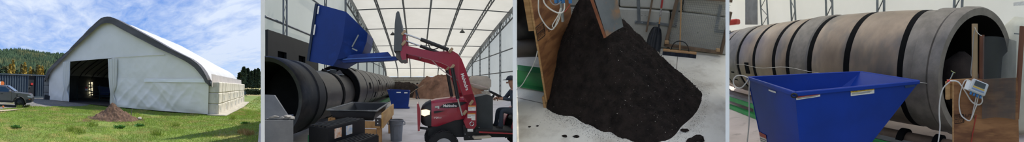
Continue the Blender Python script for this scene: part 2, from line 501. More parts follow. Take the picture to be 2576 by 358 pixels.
gable_panel('gable_sheet', .05, dr_u + .1, lambda u: band_z, lambda u: min(seam_z(u) + .1, top_at(u) - .05), 80, 20, .03, .8)
gable_panel('gable_sheet', front(495, 160)[0], front(135, 172)[0], lambda u: min(seam_z(u), top_at(u) - .1), lambda u: top_at(u) - .05, 120, 30, .0, .5)
# batten lines at the seams
def seam(px0, px1, w):
    a = front(*px0); b = front(*px1)
    part('seam_batten', MB().bar(BP(a[0], -.06, a[1]) + Nf * .1, BP(b[0], -.06, b[1]) + Nf * .1, .04, w), m_fabric, barn)
seam((290, 145), (416, 138), .05); seam((163, 156), (284, 146), .07)
m_seam = M('pale_seam_band', '#fbfaf6', .4, c2='#f3f2ee', scale=1)
part('pale_band', MB().grid(lambda s, t: (lambda a, b: BP(a[0] + (b[0] - a[0]) * t, -.06, a[1] + (b[1] - a[1]) * t) + Nf * (.17 + .02 * nz(s * 20, t)))(front(366 + 156 * s, 200 - 2 * s), front(366 + 156 * s, 206.5 + 2 * s)), 40, 3), m_seam, barn, True)
# door curtains gathered and tied
def curtain(name, px_top0, px_top1, px_tie, px_bot0, px_bot1):
    t0, t1, b0, b1 = front(*px_top0), front(*px_top1), front(*px_bot0), front(*px_bot1); tie = front(*px_tie)
    def fn(s, t):
        u0 = t0[0] + (b0[0] - t0[0]) * t; u1 = t1[0] + (b1[0] - t1[0]) * t; z = t0[1] + (b0[1] - t0[1]) * t
        tz = (t0[1] - tie[1]) / (t0[1] - b0[1]); g = math.exp(-((t - tz) / .12) ** 2) * .55
        u = u0 + (u1 - u0) * s; u = u + (tie[0] - u) * g
        return BP(u, -.05, z) + Nf * (.16 + .09 * sin(s * pi * 7 + nz(s * 3, t * 4)))
    part(name, MB().grid(fn, 44, 30), m_fabric, barn, True, 80)
curtain('door_curtain', (163, 157), (181, 155), (170, 226), (160, 253), (178, 252))
curtain('door_curtain', (276, 149), (299, 148), (284, 236), (281, 262), (296, 266))
# hidden faces of the barn: far gable, left side, floor; a glowing pane stands in for daylight
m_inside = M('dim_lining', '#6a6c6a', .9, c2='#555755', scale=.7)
mb = MB()
def fargrid(u0, u1, zl, zh, nu):
    mb.grid(lambda s, t: BP(u0 + (u1 - u0) * s, BL, (lambda a, b: a + (b - a) * t)(zl, max(zl + .01, zh(u0 + (u1 - u0) * s)))), nu, 4)
fargrid(.0, BW, 0, top_at, 30)
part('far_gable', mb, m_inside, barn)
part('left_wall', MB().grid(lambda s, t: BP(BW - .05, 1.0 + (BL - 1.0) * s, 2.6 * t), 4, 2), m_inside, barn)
nl = Vector((Vv.y, -Vv.x, 0))
lit = part('glow_pane', MB().prism([S1.plane(x, y, BP(BW - .25, 0, 0), nl) for x, y in ((224, 207), (233, 207), (233, 241), (224, 241))], nl * .03), glow('daylight_glow', '#e9dfba', .75), barn, label='narrow glowing pane standing in for daylight in the dim barn')
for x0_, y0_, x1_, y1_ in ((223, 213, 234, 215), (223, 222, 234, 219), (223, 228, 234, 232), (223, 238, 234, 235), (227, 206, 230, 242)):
    part('pane_bar', MB().bar(S1.plane(x0_, y0_, BP(BW - .35, 0, 0), nl), S1.plane(x1_, y1_, BP(BW - .35, 0, 0), nl), .1), m_dark, lit)
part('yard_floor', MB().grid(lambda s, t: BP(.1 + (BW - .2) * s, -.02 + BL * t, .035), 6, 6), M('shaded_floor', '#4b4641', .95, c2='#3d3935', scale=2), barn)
for k in range(1, 7):                               # rafters inside
    v = BL * k / 7
    path = [BP(p.x + (BW / 2 - p.x) * .03, v, max(.1, p.z * .965 - .05)) for p in OUT[2:-2:2]]
    part('rafter', MB().tube(path, .05, 6), m_dark, barn)
    path2 = [BP(p.x + (BW / 2 - p.x) * .09, v, max(.1, p.z * .90 - .05)) for p in OUT[4:-4:2]]
    part('rafter', MB().tube(path2, .035, 6), m_dark, barn)
for f in (.25, .4, .6, .75):
    p = OUT[int(f * (NP - 1))]
    part('purlin', MB().cyl(BP(p.x, .2, p.z - .25), BP(p.x, BL - .2, p.z - .25), .04, 6), m_dark, barn)

# concrete blocks of the right side wall and of the left front end
NB = 13; bl = (BL - .1) / NB
proto_me = None
def block_mesh(L, H, D):
    mb = MB(); mb.box((0, 0, H / 2), (D, L, H), bev=.05)
    return mb
wall = thing('block_wall', 'long wall of three courses of pale concrete blocks under the barn eave', 'wall', BP(-.25, BL / 2, 0))
ang = math.atan2(Vv.y, Vv.x) - pi / 2
zb = [0.0, .74, 1.48]; first = None
wm = LOCAL[wall.name].inverted()
me = mesh_of(block_mesh(bl * .985, .725, .78), 'block')
me.materials.append(m_conc)
msteel2 = M('lifting_strap', '#c9cdd0', .45, .3, c2='#b5b9bc', scale=4)
strap = MB(); strap.box((.395, -.12 * bl, .36), (.012, .05, .42)); strap.box((.395, .14 * bl, .36), (.012, .05, .42)); strap.box((.395, .01, .38), (.012, .3 * bl, .05))
sme = mesh_of(strap, 'lifting_strap'); sme.materials.append(msteel2)
def put_block(u, v, z, strapped):
    o = bpy.data.objects.new('block', me); COL.objects.link(o); o.parent = wall
    m = wm @ (Matrix.Translation(BP(u, v, z)) @ Matrix.Rotation(ang, 4, 'Z') @ Matrix.Rotation(random.uniform(-.006, .006), 4, 'Z'))
    o.matrix_basis = m
    if strapped:
        s = bpy.data.objects.new('lifting_strap', sme); COL.objects.link(s); s.parent = o; s['label'] = 'pale metal lifting strap'
for r in range(3):
    for c in range(NB):
        put_block(-.28 + random.uniform(-.02, .02), bl * (c + .5) + .02, zb[r] + .0, (c + r) % 2 == 0 and r < 2)
wall2 = thing('block_stack', 'three stacked grey concrete blocks at the barn corner beside the container', 'block stack', BP(BW + .32, .5, 0))
m_conc2 = M('weathered_concrete', '#85857f', .9, c2='#6f6f6a', scale=2.2, var=.4, bump=.35, bscale=18)
for r in range(3):
    part('block', MB().boxm(Matrix.Translation(BP(BW + .32, .5, .37 + .74 * r)) @ Matrix.Rotation(ang, 4, 'Z'), (.78, 1.3, .72), .05), m_conc2, wall2)
struct('floor_footing', MB().prism([BP(.0, -.5, .0), BP(-1.25, -.35, .0), BP(-1.5, BL * .5, .0), BP(-1.3, BL + .4, .0), BP(.1, BL + .4, 0)], (0, 0, .05)), M('footing_concrete', '#b8b2a2', .95, c2='#a09a8b', scale=2, bump=.3))

# gate across the doorway
m_gate = M('green_gate_paint', '#2f4740', .5, .2, c2='#26393a', scale=4)
gl = S1.ground(194, 253); gr = S1.ground(282, 260); g_mid = S1.ground(250, 257)
gate = thing('farm_gate', 'dark green tubular gate across the open barn doorway', 'gate', (gl + gr) / 2)
zt = 1.55
for p in (gl, g_mid): part('post', MB().cyl(p, p + Vector((0, 0, zt + .15)), .04, 8), m_gate, gate, True)
for h in (.25, .62, 1.0, 1.5): part('rail', MB().cyl(gl + Vector((0, 0, h)), gr + Vector((0, 0, h)), .02, 6), m_gate, gate, True)
# sign hung on the gate
sp = gl.lerp(g_mid, .42); sg = thing('warning_sign', 'small red and white warning sign hung on the dark gate', 'sign', sp + Vector((0, -.04, 1.05)))
rgt = (gr - gl).normalized()
part('board', MB().bar(sp + Vector((0, -.05, 1.28)) - rgt * .15, sp + Vector((0, -.05, 1.28)) + rgt * .15, .02, .36), M('sign_white', '#e9e6e2', .5), sg)
part('red_band', MB().bar(sp + Vector((0, -.065, 1.36)) - rgt * .14, sp + Vector((0, -.065, 1.36)) + rgt * .14, .012, .18), M('sign_red', '#c02a2a', .5), sg)
# pallet and blue hopper standing in the dim barn
pb = S1.ground(203, 247); pal = thing('pallet', 'grey wooden pallet leaning inside the dim barn behind the gate', 'pallet', pb)
m_oldwood = M('old_grey_wood', '#79736a', .9, c2='#645e55', scale=6, stretch=(1, 1, .2))
for k in range(6): part('slat', MB().box(pb + Vector((-.55 + .22 * k, .12, .62)), (.13, .03, 1.15)), m_oldwood, pal)
for z in (.15, .62, 1.1): part('stringer', MB().box(pb + Vector((0, .16, z)), (1.3, .05, .09)), m_oldwood, pal)
hb = S1.ground(262, 249); m_blue_dim = M('blue_paint_dusty', '#27427f', .5, c2='#203468', scale=2)
hp = thing('dump_hopper', 'dark blue dump hopper in the shade of the barn', 'hopper', hb)
part('tub', MB().prism([hb + Vector(p) for p in ((-.55, 0, .45), (.5, 0, .45), (.95, 0, 1.35), (-.85, 0, 1.5))], (0, 1.0, 0)), m_blue_dim, hp)
part('base_frame', MB().box(hb + Vector((0, .5, .3)), (1.2, .9, .3)).box(hb + Vector((-.4, .5, .08)), (.2, 1, .16)).box(hb + Vector((.4, .5, .08)), (.2, 1, .16)), m_dark, hp)

# black bucket on the gravel
bb = S1.ground(125, 252)
bk = thing('loader_bucket', 'black steel loader bucket lying on the gravel by the barn corner', 'bucket', bb)
m_black = M('black_paint', '#1b1c1e', .45, c2='#141517', scale=3)
bw = 24 * 28 / F; hh = .52
part('shell', MB().prism([bb + Vector(p) for p in ((-bw / 2, -.3, .02), (bw / 2 + .1, -.3, .02), (bw / 2 - .05, -.3, hh * .8), (-bw / 2 + .02, -.3, hh))], (0, .05, 0)).prism([bb + Vector(p) for p in ((-bw / 2, -.3, .02), (-bw / 2 + .02, -.3, hh), (-bw / 2 + .02, .35, hh), (-bw / 2, .35, .02))], (.04, 0, 0)).prism([bb + Vector(p) for p in ((bw / 2 + .06, -.3, .02), (bw / 2 - .07, -.3, hh * .8), (bw / 2 - .07, .35, hh * .8), (bw / 2 + .06, .35, .02))], (.04, 0, 0)).box(bb + Vector((0, 0, .03)), (bw, .65, .03)), m_black, bk)
part('cutting_edge', MB().box(bb + Vector((.03, -.34, .03)), (bw + .1, .1, .03)), m_steel, bk)

# ---- shipping container
c0 = S1.ground(113, 247); c1 = S1.ground(-14, 249)
cv = (c1 - c0); CLn = cv.length; cv.normalize(); cn = Vector((cv.y, -cv.x, 0)); cn = cn if cn.y < 0 else -cn
def CP(a, d, z): return c0 + cv * a - cn * d + Vector((0, 0, z))
m_cont = M('container_paint', '#46545f', .55, c2='#3c4954', scale=1.2, var=.3)
m_cont_dk = M('container_door_paint', '#23282e', .6, c2='#1a1e23', scale=2)
cont = thing('shipping_container', 'blue grey corrugated steel shipping container behind the parked pickup', 'container', CP(CLn / 2, 1.2, 0))
CH = 2.55; da, db = 25 / 113 * CLn * .88, 48 / 113 * CLn * .88
def corr(a0, a1):
    n = max(1, round((a1 - a0) / .3)); pts = []
    for k in range(n):
        b = a0 + (a1 - a0) * k / n; w = (a1 - a0) / n
        pts += [(b, 0), (b + .3 * w, 0), (b + .45 * w, .09), (b + .85 * w, .09)]
    pts.append((a1, 0)); q = len(pts)
    return MB().grid(lambda s, t: CP(pts[round(s * (q - 1))][0], pts[round(s * (q - 1))][1], .12 + (CH - .2) * t), q - 1, 1)
part('corrugated_side', corr(.05, da), m_cont, cont); part('corrugated_side', corr(db, CLn), m_cont, cont)
part('top_rail', MB().bar(CP(0, -.02, CH), CP(CLn, -.02, CH), .1, .12), m_cont, cont)
part('roof', MB().prism([CP(0, 0, CH), CP(CLn, 0, CH), CP(CLn, 2.4, CH), CP(0, 2.4, CH)], (0, 0, .04)), M('container_roof', '#9fb0ba', .5, c2='#8b9ba5'), cont)
part('bottom_rail', MB().bar(CP(0, -.02, .1), CP(CLn, -.02, .1), .1, .16), m_cont, cont)
part('corner_post', MB().bar(CP(.05, 0, 0), CP(.05, 0, CH), .14), m_cont, cont)
part('end_wall', MB().prism([CP(0, 0, 0), CP(0, 2.4, 0), CP(0, 2.4, CH), CP(0, 0, CH)], cv * .05), m_cont, cont)
dr = part('door', MB().prism([CP(da, .14, .15), CP(db, .14, .15), CP(db, .14, CH - .1), CP(da, .14, CH - .1)], cn * -.05), m_cont_dk, cont)
part('door_frame', MB().bar(CP(da, 0, .1), CP(da, 0, CH), .09).bar(CP(db, 0, .1), CP(db, 0, CH), .09), m_cont, cont)
part('handle', MB().bar(CP(db - .12, .06, 1.0), CP(db - .12, .06, 1.3), .05), m_steel, dr)
part('red_notice', MB().prism([CP((da + db) / 2 - .2, .1, 1.45), CP((da + db) / 2 + .12, .1, 1.45), CP((da + db) / 2 + .12, .1, 1.68), CP((da + db) / 2 - .2, .1, 1.68)], cn * .02), M('notice_red', '#d23a35', .5), dr)
part('padlock_bar', MB().bar(CP(db - .45, .05, 1.25), CP(db - .1, .05, 1.25), .06), m_steel, dr)
# banner on the container's left part
s0 = S1.plane(0, 222, CP(0, -.03, 0), cn); s1 = S1.plane(10, 203, CP(0, -.03, 0), cn); sw = (s1 - s0).dot(-cv)
ban = thing('banner_sign', 'black and orange lettered sign fixed to the container side', 'sign', s0)
SBp = lambda a, z: s0 - cv * (a * sw) + Vector((0, 0, z))
zz = s1.z - s0.z
part('board', MB().prism([SBp(-1.2, 0), SBp(1, 0), SBp(1, zz), SBp(-1.2, zz)], cn * .03), M('banner_black', '#17181a', .5), ban)
m_or = M('banner_orange', '#e0793a', .5); m_wt = M('paint_white', '#f2f1ec', .5, c2='#e6e5e0')
part('orange_disc', MB().lathe([(0.001, .0), (.22, .0), (.22, .012), (.001, .014)], Matrix.Translation(SBp(.55, zz * .62) + cn * .035) @ cn.to_track_quat('Z', 'Y').to_matrix().to_4x4(), 20), m_or, ban)
part('white_panel', MB().prism([SBp(-.9, zz * .45), SBp(.25, zz * .45), SBp(.25, zz * .85), SBp(-.9, zz * .85)], cn * .04), m_wt, ban)
part('lettering_bar', MB().prism([SBp(-1.1, zz * .1), SBp(.9, zz * .1), SBp(.9, zz * .26), SBp(-1.1, zz * .26)], cn * .04), m_or, ban)

# ---- grey pickup, facing right, its front half in view
tk = S1.ground(48, 271)                        # contact of the front wheel
sc = 0.93
truck = thing('pickup_truck', 'grey four door pickup parked on gravel before the container', 'truck', tk)
tf = Vector((.965, .24, 0)).normalized(); ts = Vector((-tf.y, tf.x, 0))        # forward, far side
def TP(x, s, z): return tk + tf * (x * sc) + ts * (s * sc) + Vector((0, 0, z * sc))
m_car = M('grey_car_paint', '#6d6b69', .28, .35, c2='#646260', scale=1, coat=.6)
m_glass = M('car_glass', '#1c2a33', .08, 0, c2='#233540', scale=1, spec=.8)
m_plas = M('black_plastic', '#232425', .6, c2='#1b1c1d', scale=4)
m_tyre = M('tyre_rubber', '#1d1d1e', .85, c2='#151516', scale=6, bump=.3)
m_rim = M('dark_alloy', '#4a4b4d', .35, .7, c2='#3b3c3e')
body = [(.85, .45), (.93, .55), (.93, .78), (.86, .98), (.70, 1.05), (-.35, 1.14), (-.55, 1.16), (-3.75, 1.16), (-3.8, .55), (-3.0, .42)]
def arch(cx, r, n=9): return [(cx - r * cos(pi * k / n), .38 + r * sin(pi * k / n)) for k in range(n + 1)]
low = [(-3.0, .42)] + [(x, z) for x, z in arch(-2.65 + 0, .44)] + [(-2.1, .4)] + [(x, z) for x, z in arch(0, .45)] + [(.5, .42)]
outl = body[:9] + [(-3.3, .42)] + arch(-2.7, .44)[0:] + arch(0, .45) + [(.6, .42)]
part('body', MB().prism([TP(x, .0, z) for x, z in outl], ts * (1.78 * sc)), m_car, truck)
cab = [(-.35, 1.13), (-1.12, 1.63), (-1.45, 1.68), (-2.3, 1.66), (-2.62, 1.15)]
def inset(x, z): return (.14 * max(0, (z - 1.14)) / .5)
mb = MB(); nA = [TP(x, inset(x, z), z) for x, z in cab]; nB = [TP(x, 1.78 - inset(x, z), z) for x, z in cab]
mb.add(nA + nB, [tuple(range(5)), tuple(range(9, 4, -1))] + [(i, i + 5, (i + 1) % 5 + 5, (i + 1) % 5) for i in range(5)])
cabo = part('cab', mb, m_car, truck)
def window(pts, d=-.012): return MB().prism([TP(x, inset(x, z) + d, z) for x, z in pts], ts * .006)
part('side_window', window([(-.62, 1.2), (-1.14, 1.54), (-1.55, 1.58), (-1.55, 1.2)]), m_glass, cabo)
part('side_window', window([(-1.63, 1.2), (-1.63, 1.58), (-2.2, 1.57), (-2.42, 1.2)]), m_glass, cabo)
part('windscreen', MB().prism([TP(-.42, .2, 1.19), TP(-1.08, .3, 1.62), TP(-1.08, 1.48, 1.62), TP(-.42, 1.58, 1.19)], Vector((.03, 0, .03))), m_glass, cabo)
part('door_seam', MB().bar(TP(-.62, -.004, .5), TP(-.62, -.004, 1.14), .012).bar(TP(-1.6, -.004, .5), TP(-1.6, -.004, 1.14), .012).bar(TP(-.62, -.004, .5), TP(-2.4, -.004, .5), .012), m_plas, truck)
part('door_handle', MB().bar(TP(-1.48, -.03, 1.02), TP(-1.28, -.03, 1.03), .03), m_plas, truck)
mir = part('wing_mirror', MB().box(TP(-.72, -.16, 1.22), (.14, .2, .16), bev=.03), m_car, truck)
part('mirror_stem', MB().bar(TP(-.7, 0, 1.16), TP(-.72, -.12, 1.18), .04), m_plas, mir)
part('front_bumper', MB().prism([TP(x, -.02, z) for x, z in ((.56, .36), (.93, .42), (.97, .6), (.95, .74), (.5, .62))], ts * (1.82 * sc)), m_plas, truck)
part('wheel_arch_trim', MB().tube([TP(x, -.015, z) for x, z in arch(0, .47)], .035, 6), m_plas, truck)
part('sill', MB().bar(TP(-.5, -.01, .42), TP(-2.2, -.01, .42), .05, .12), m_plas, truck)
part('headlight', MB().prism([TP(x, -.012, z) for x, z in ((.62, .92), (.86, .9), (.91, .8), (.66, .82))], ts * .1), M('lamp_lens', '#d8dde0', .15, c2='#c4cace'), truck)
part('marker_lamp', MB().prism([TP(x, -.025, z) for x, z in ((.72, .62), (.86, .62), (.86, .68), (.72, .68))], ts * .1), M('amber_lens', '#c8622a', .3), truck)
part('hood_vent', MB().prism([TP(x, -.01, z) for x, z in ((-.25, .98), (-.12, 1.02), (-.14, .9), (-.22, .88))], ts * .05), m_plas, truck)
for wx in (0, -2.7):
    for sd_ in (.0, 1.56):
        c = TP(wx, sd_ + .11, .375); rot = Matrix.Translation(c) @ ts.to_track_quat('Z', 'Y').to_matrix().to_4x4()
        wh = part('wheel', MB().lathe([(.22 * sc, -.12), (.36 * sc, -.12), (.375 * sc, -.08), (.375 * sc, .08), (.36 * sc, .12), (.22 * sc, .12)], rot, 28), m_tyre, truck, True, 30)
        mb = MB().lathe([(.001, -.06), (.06, -.08), (.24 * sc, -.05), (.24 * sc, .05)], rot, 20)
        for k in range(6):
            a = 2 * pi * k / 6; mb.bar(rot @ Vector((.05 * cos(a), .05 * sin(a), -.1)), rot @ Vector((.23 * sc * cos(a), .23 * sc * sin(a), -.095)), .05, .03)
        part('rim', mb, m_rim, wh)

# ---- soil mound with a stick and pale stones
mc = S1.ground(288, 300)
def mound_z(x, y):
    r = sqrt((x * .72) ** 2 + (y * 1.0) ** 2); z = .80 * max(0, 1 - r / 1.0) ** 1.15
    z += .18 * math.exp(-((x + .22) ** 2 + (y) ** 2) / .05)
    return z + (.10 * fbm(x * 3, y * 3, 1) + .05 * nz(x * 9, y * 9)) * min(1, 3 * max(0, 1.12 - r)) - .03
m_soil = M('turned_soil', '#6b5241', .95, c2='#4d3a2d', scale=4, var=.4, bump=.9, bscale=25, c3='#8b7257', s3=6, thr=(.56, .7))
solo('soil_mound', MB().grid(lambda u, v: mc + Vector(((u - .5) * 3.2, (v - .5) * 2.4, mound_z((u - .5) * 3.2, (v - .5) * 2.4))), 64, 48), m_soil, 'mound of turned brown soil on the lawn before the barn', 'mound', smooth=False)
sk = S1.ground(330, 292); solo('stake', MB().tube([sk, sk + Vector((.02, 0, .25)), sk + Vector((.05, 0, .46))], [.025, .022, .018], 7), m_oldwood, 'short wooden stake standing at the edge of the soil mound', 'stake', smooth=True)
m_rock = M('pale_rock', '#c9c1b2', .9, c2='#aaa08f', scale=8, bump=.4)
for i, (x, y, r, lab) in enumerate(((352, 301, .10, 'pale stone lying on grass at the foot of the mound'), (268, 288, .05, 'small pale stone on the slope of the soil mound'))):
    p = S1.ground(x, y); zz0 = 0 if i == 0 else mound_z(p.x - mc.x, p.y - mc.y)
    solo('stone', MB().blob((p.x, p.y, zz0 + r * .5), (r * 1.3, r, r * .75), 2, .5, i), m_rock, lab, 'stone')

# ---- blue board on a leaning frame behind the wall
bx = S1.ground(612, 243); bz = lambda a, z: bx + Vector((a, 0, z))
bo = thing('notice_board', 'weathered blue board on wooden braces at the field edge', 'board', bx)
wdt = 13 * 32 / F
part('board', MB().box(bz(0, .62), (wdt * 1.9, .05, .62)), M('faded_blue_board', '#3d566b', .7, c2='#4d6a78', scale=2), bo)
part('brace', MB().bar(bz(wdt * .6, 0), bz(wdt * .6, 1.0), .09), m_oldwood, bo)
part('brace', MB().bar(bz(wdt * .65, .45), bz(wdt * 1.35, 0), .07), m_oldwood, bo)
part('brace', MB().bar(bz(-wdt * .8, 0), bz(-wdt * .8, .95), .09), m_oldwood, bo)

# ---- wooded hill, yellow poplars, dark firs
ridge_px = [(-60, 122), (0, 122), (30, 121), (60, 122), (100, 128), (130, 131), (165, 137), (200, 150), (260, 172), (330, 195)]
def ridge(x):
    for (a, ya), (b, yb) in zip(ridge_px, ridge_px[1:]):
        if a <= x <= b: return ya + (yb - ya) * (x - a) / (b - a)
    return ridge_px[-1][1]
HN, HF = 130.0, 430.0
def hill(x, t):        # x pixel column, t 0 near .. 1 ridge
    D = HN + (HF - HN) * t; top = S1.dist(x, ridge(x) + 10, HF)
    p = S1.dist(x, 222, D); p.z = -.3 + (top.z + .3) * (t ** 1.25) + 2.0 * fbm(x * .03, t * 5, 2)
    return p
m_hill = M('hill_undergrowth', '#46583a', 1.0, c2='#38482f', scale=.02, var=.4)
solo('wooded_hill', MB().grid(lambda u, v: hill(-55 + 385 * u, v), 60, 30), m_hill, kind='structure', smooth=True)
m_forest = M('conifer_forest', '#4b6142', 1.0, c2='#35492f', scale=.05, var=.6, c3='#6f7046', s3=.02, thr=(.56, .66))
mb = MB(); rr = random.Random(3)
for k in range(5200):
    t = rr.random() ** .8; x = rr.uniform(-50, 200); p = hill(x, t); hgt = rr.uniform(4, 8); r = hgt * rr.uniform(.3, .46); n = 5; a = rr.random() * 6
    for (z0, z1, q) in ((0, .65, 1), (.35, 1, .62)):
        vs = [p + Vector((cos(a + 2 * pi * j / n) * r * q, sin(a + 2 * pi * j / n) * r * q, hgt * z0)) for j in range(n)] + [p + Vector((0, 0, hgt * z1))]
        mb.add(vs, [(j, (j + 1) % n, n) for j in range(n)])
solo('conifer_forest', mb, m_forest, 'dense dark conifer forest covering the distant hill', 'forest', kind='stuff')
# valley shrubs at the foot of the hill
m_leafd = M('dark_leaf', '#47583a', 1.0, c2='#35442b', scale=.3, var=.6); m_leafo = M('ochre_leaf', '#7f7a4c', 1.0, c2='#5f6040', scale=.3, var=.6); m_leafy = M('yellow_leaf', '#b59a45', 1.0, c2='#94803a', scale=.4, var=.6)
m_trunk = M('tree_bark', '#5e5245', .95, c2='#4c4238', scale=3, bump=.4)
def leaf_crown(base, hgt, shape, nl, size, seed):
    rr = random.Random(seed); mb = MB()
    for k in range(nl):
        t = rr.random(); rad = shape(t) * sqrt(rr.random()); a = rr.random() * 2 * pi
        c = base + Vector((cos(a) * rad, sin(a) * rad, hgt * t))
        q = Vector((rr.gauss(0, 1), rr.gauss(0, 1), rr.gauss(0, 1))).normalized(); w = q.orthogonal().normalized(); h = q.cross(w); s_ = size * rr.uniform(.6, 1.3)
        mb.add([c - w * s_ - h * s_ * .4, c + w * s_ * .6 - h * s_, c + w * s_ + h * s_ * .5, c - w * s_ * .5 + h * s_], [(0, 1, 2, 3)])
    return mb
def tree(name, label, x, ytop, ybase, D, shape, nl, size, leaf, seed, group=None):
    b = S1.dist(x, ybase, D); t = S1.dist(x, ytop, D); hgt = t.z - b.z
    th = thing(name, label, 'tree', b, group=group)
    part('trunk', MB().tube([b + Vector((0, 0, -.3)), b + Vector((0, 0, hgt * .8))], [hgt * .02, hgt * .006], 6), m_trunk, th)
    part('crown', leaf_crown(b + Vector((0, 0, hgt * .04)), hgt * .96, lambda q: shape(q) * hgt, nl, size, seed), leaf, th)
pop = lambda q: .085 * (max(0, sin(pi * min(1, q * .88 + .10))) ** .7)
for i, (x, yt) in enumerate(((24, 163), (31, 152), (53, 162), (61, 157), (75, 170), (92, 163), (98, 165), (105, 166), (82, 175))):
    tree('poplar', 'slender ' + ('ochre', 'bright yellow')[int((i % 3 != 2) or i == 4)] + ' autumn poplar rising behind the container', x, yt, 222, 118 + 3 * (i % 3), pop, 420, .42, (m_leafy, m_leafy, m_leafo)[i % 3 if i != 4 else 0], i, 'yellow poplars below the hill')
bush = lambda q: .55 * sqrt(max(0, 1 - (q * 1.0) ** 2))
for i, (x, yt, lf) in enumerate(((4, 176, m_leafd), (14, 168, m_leafo), (40, 178, m_leafd), (68, 176, m_leafd), (116, 176, m_leafd), (-12, 170, m_leafd), (126, 180, m_leafo), (86, 180, m_leafd), (48, 184, m_leafo), (20, 186, m_leafd), (108, 184, m_leafd))):
    tree('valley_tree', ('low ochre tinged bushy tree between the poplars below the hill' if lf is m_leafo else 'low dark green bushy tree between the poplars below the hill'), x, yt, 222, 132 + i % 4 * 3, bush, 420, .6, lf, 40 + i, 'bushy trees below the hill')
fir = lambda q: .30 * (1 - q) * (.75 + .25 * sin(q * 40)) + .01
for i, (x, yt, ex) in enumerate(((612, 171, 1), (622, 175, .9), (602, 186, .8), (632, 182, .8), (641, 178, .8), (651, 183, .8), (648, 176, .6))):
    tree('fir_tree', 'tall dark fir standing beyond the field behind the barn', x, yt, 220, 88 + 2 * (i % 3), (lambda q, ex=ex: fir(q) * ex), 900, .55, m_leafd, 70 + i, 'dark firs beyond the field')
# hedge along the field
mb = leaf_crown(Vector((0, 0, 0)), .001, lambda t: .01, 1, .01, 1); mb = MB(); rr = random.Random(5)
for k in range(2600):
    x = rr.uniform(590, 672); p = S1.dist(x, 222, 74 + rr.uniform(-1, 1)); p.z = rr.uniform(-.1, 1.5) * (.75 + .3 * nz(x * .2, 0))
    q = Vector((rr.gauss(0, 1), rr.gauss(0, 1), rr.gauss(0, 1))).normalized(); w = q.orthogonal().normalized(); h = q.cross(w); s_ = .22
    mb.add([p - w * s_, p - h * s_, p + w * s_, p + h * s_], [(0, 1, 2, 3)])
solo('hedge', mb, m_leafd, 'low dark hedge running along the far edge of the field', 'hedge', kind='stuff')

# ---- grass: blades too many to count, and single tufts that stand out
rng = np.random.default_rng(4)
def blades(n, rmin, rmax, hmin, hmax, keep, wid=.012, lean=.5):
    a = rng.uniform(A0 + .02, A1 - .005, n); r = np.sqrt(rng.uniform(rmin ** 2, rmax ** 2, n))
    x = np.sin(a) * r; y = np.cos(a) * r
    k = np.array([keep(px, py) for px, py in zip(x, y)]); x, y, r = x[k], y[k], r[k]; n = len(x)
    z = np.array([lumpy(px, py) for px, py in zip(x, y)])
    h = rng.uniform(hmin, hmax, n) * (.75 + .5 * np.array([abs(nz(px * .8, py * .8, 7)) * 2 for px, py in zip(x, y)]))
    d = rng.uniform(0, 2 * pi, n); w = wid * (r / 10) ** .6
    lx_ = np.cos(d) * h * lean * rng.uniform(.2, 1, n); ly_ = np.sin(d) * h * lean * rng.uniform(.2, 1, n); e = rng.uniform(0, 2 * pi, n)
    V = np.empty((n, 3, 3)); V[:, 0] = np.stack([x - np.cos(e) * w, y - np.sin(e) * w, z], 1); V[:, 1] = np.stack([x + np.cos(e) * w, y + np.sin(e) * w, z], 1); V[:, 2] = np.stack([x + lx_, y + ly_, z + h], 1)
    return V.reshape(-1, 3)
def raw_mesh(name, V, per, mat, label, cat, kind):
    n = len(V) // per; me = bpy.data.meshes.new(name); me.vertices.add(len(V)); me.vertices.foreach_set('co', V.astype(np.float32).ravel())
    me.loops.add(len(V)); me.loops.foreach_set('vertex_index', np.arange(len(V), dtype=np.int32)); me.polygons.add(n)
    me.polygons.foreach_set('loop_start', np.arange(0, len(V), per, dtype=np.int32)); me.update(calc_edges=True); me.validate()
    o = bpy.data.objects.new(name, me); COL.objects.link(o); me.materials.append(mat); place(o, Matrix.Identity(4)); return setp(o, label, cat, kind=kind)
Ginv = [(p.x, p.y) for p in gp]
def is_lawn(x, y):
    # nearer than the gravel edge, the barn front and the footing
    if (x - mc.x) ** 2 * .5 + (y - mc.y) ** 2 < .55: return False
    for (a, b), (c, d) in zip(Ginv, Ginv[1:]):
        if a <= x <= c:
            if y > b + (d - b) * (x - a) / (c - a): return False
    q = Vector((x, y, 0)) - R0; det = Uv.x * Vv.y - Uv.y * Vv.x
    u = (q.x * Vv.y - q.y * Vv.x) / det; v = (Uv.x * q.y - Uv.y * q.x) / det
    if v > -.15 and u > -1.3: return False
    return not (nz(x * .45, y * .45, 11) > .42 and random.random() < .8)
m_blade = M('grass_blade', '#93ab45', .8, c2='#728e34', scale=.7, var=.6, trans=.25, c3='#b8ab68', s3=.7, thr=(.50, .64))
raw_mesh('grass', blades(120000, 8.0, 24, .03, .085, is_lawn, .009, .8), 3, m_blade, 'short green and straw coloured grass of the lawn', 'grass', 'stuff')
raw_mesh('far_grass', blades(30000, 18, 56, .05, .12, lambda x, y: is_lawn(x, y) and x > 3, .02), 3, m_blade, 'green grass growing beyond the concrete footing', 'grass', 'stuff')
m_blade2 = M('tall_grass_blade', '#9aa24e', .85, c2='#7d9a3a', scale=1, trans=.2); m_weed = M('broad_weed_leaf', '#5b8a3c', .7, c2='#47722f', scale=2, trans=.2)
rr = random.Random(11)
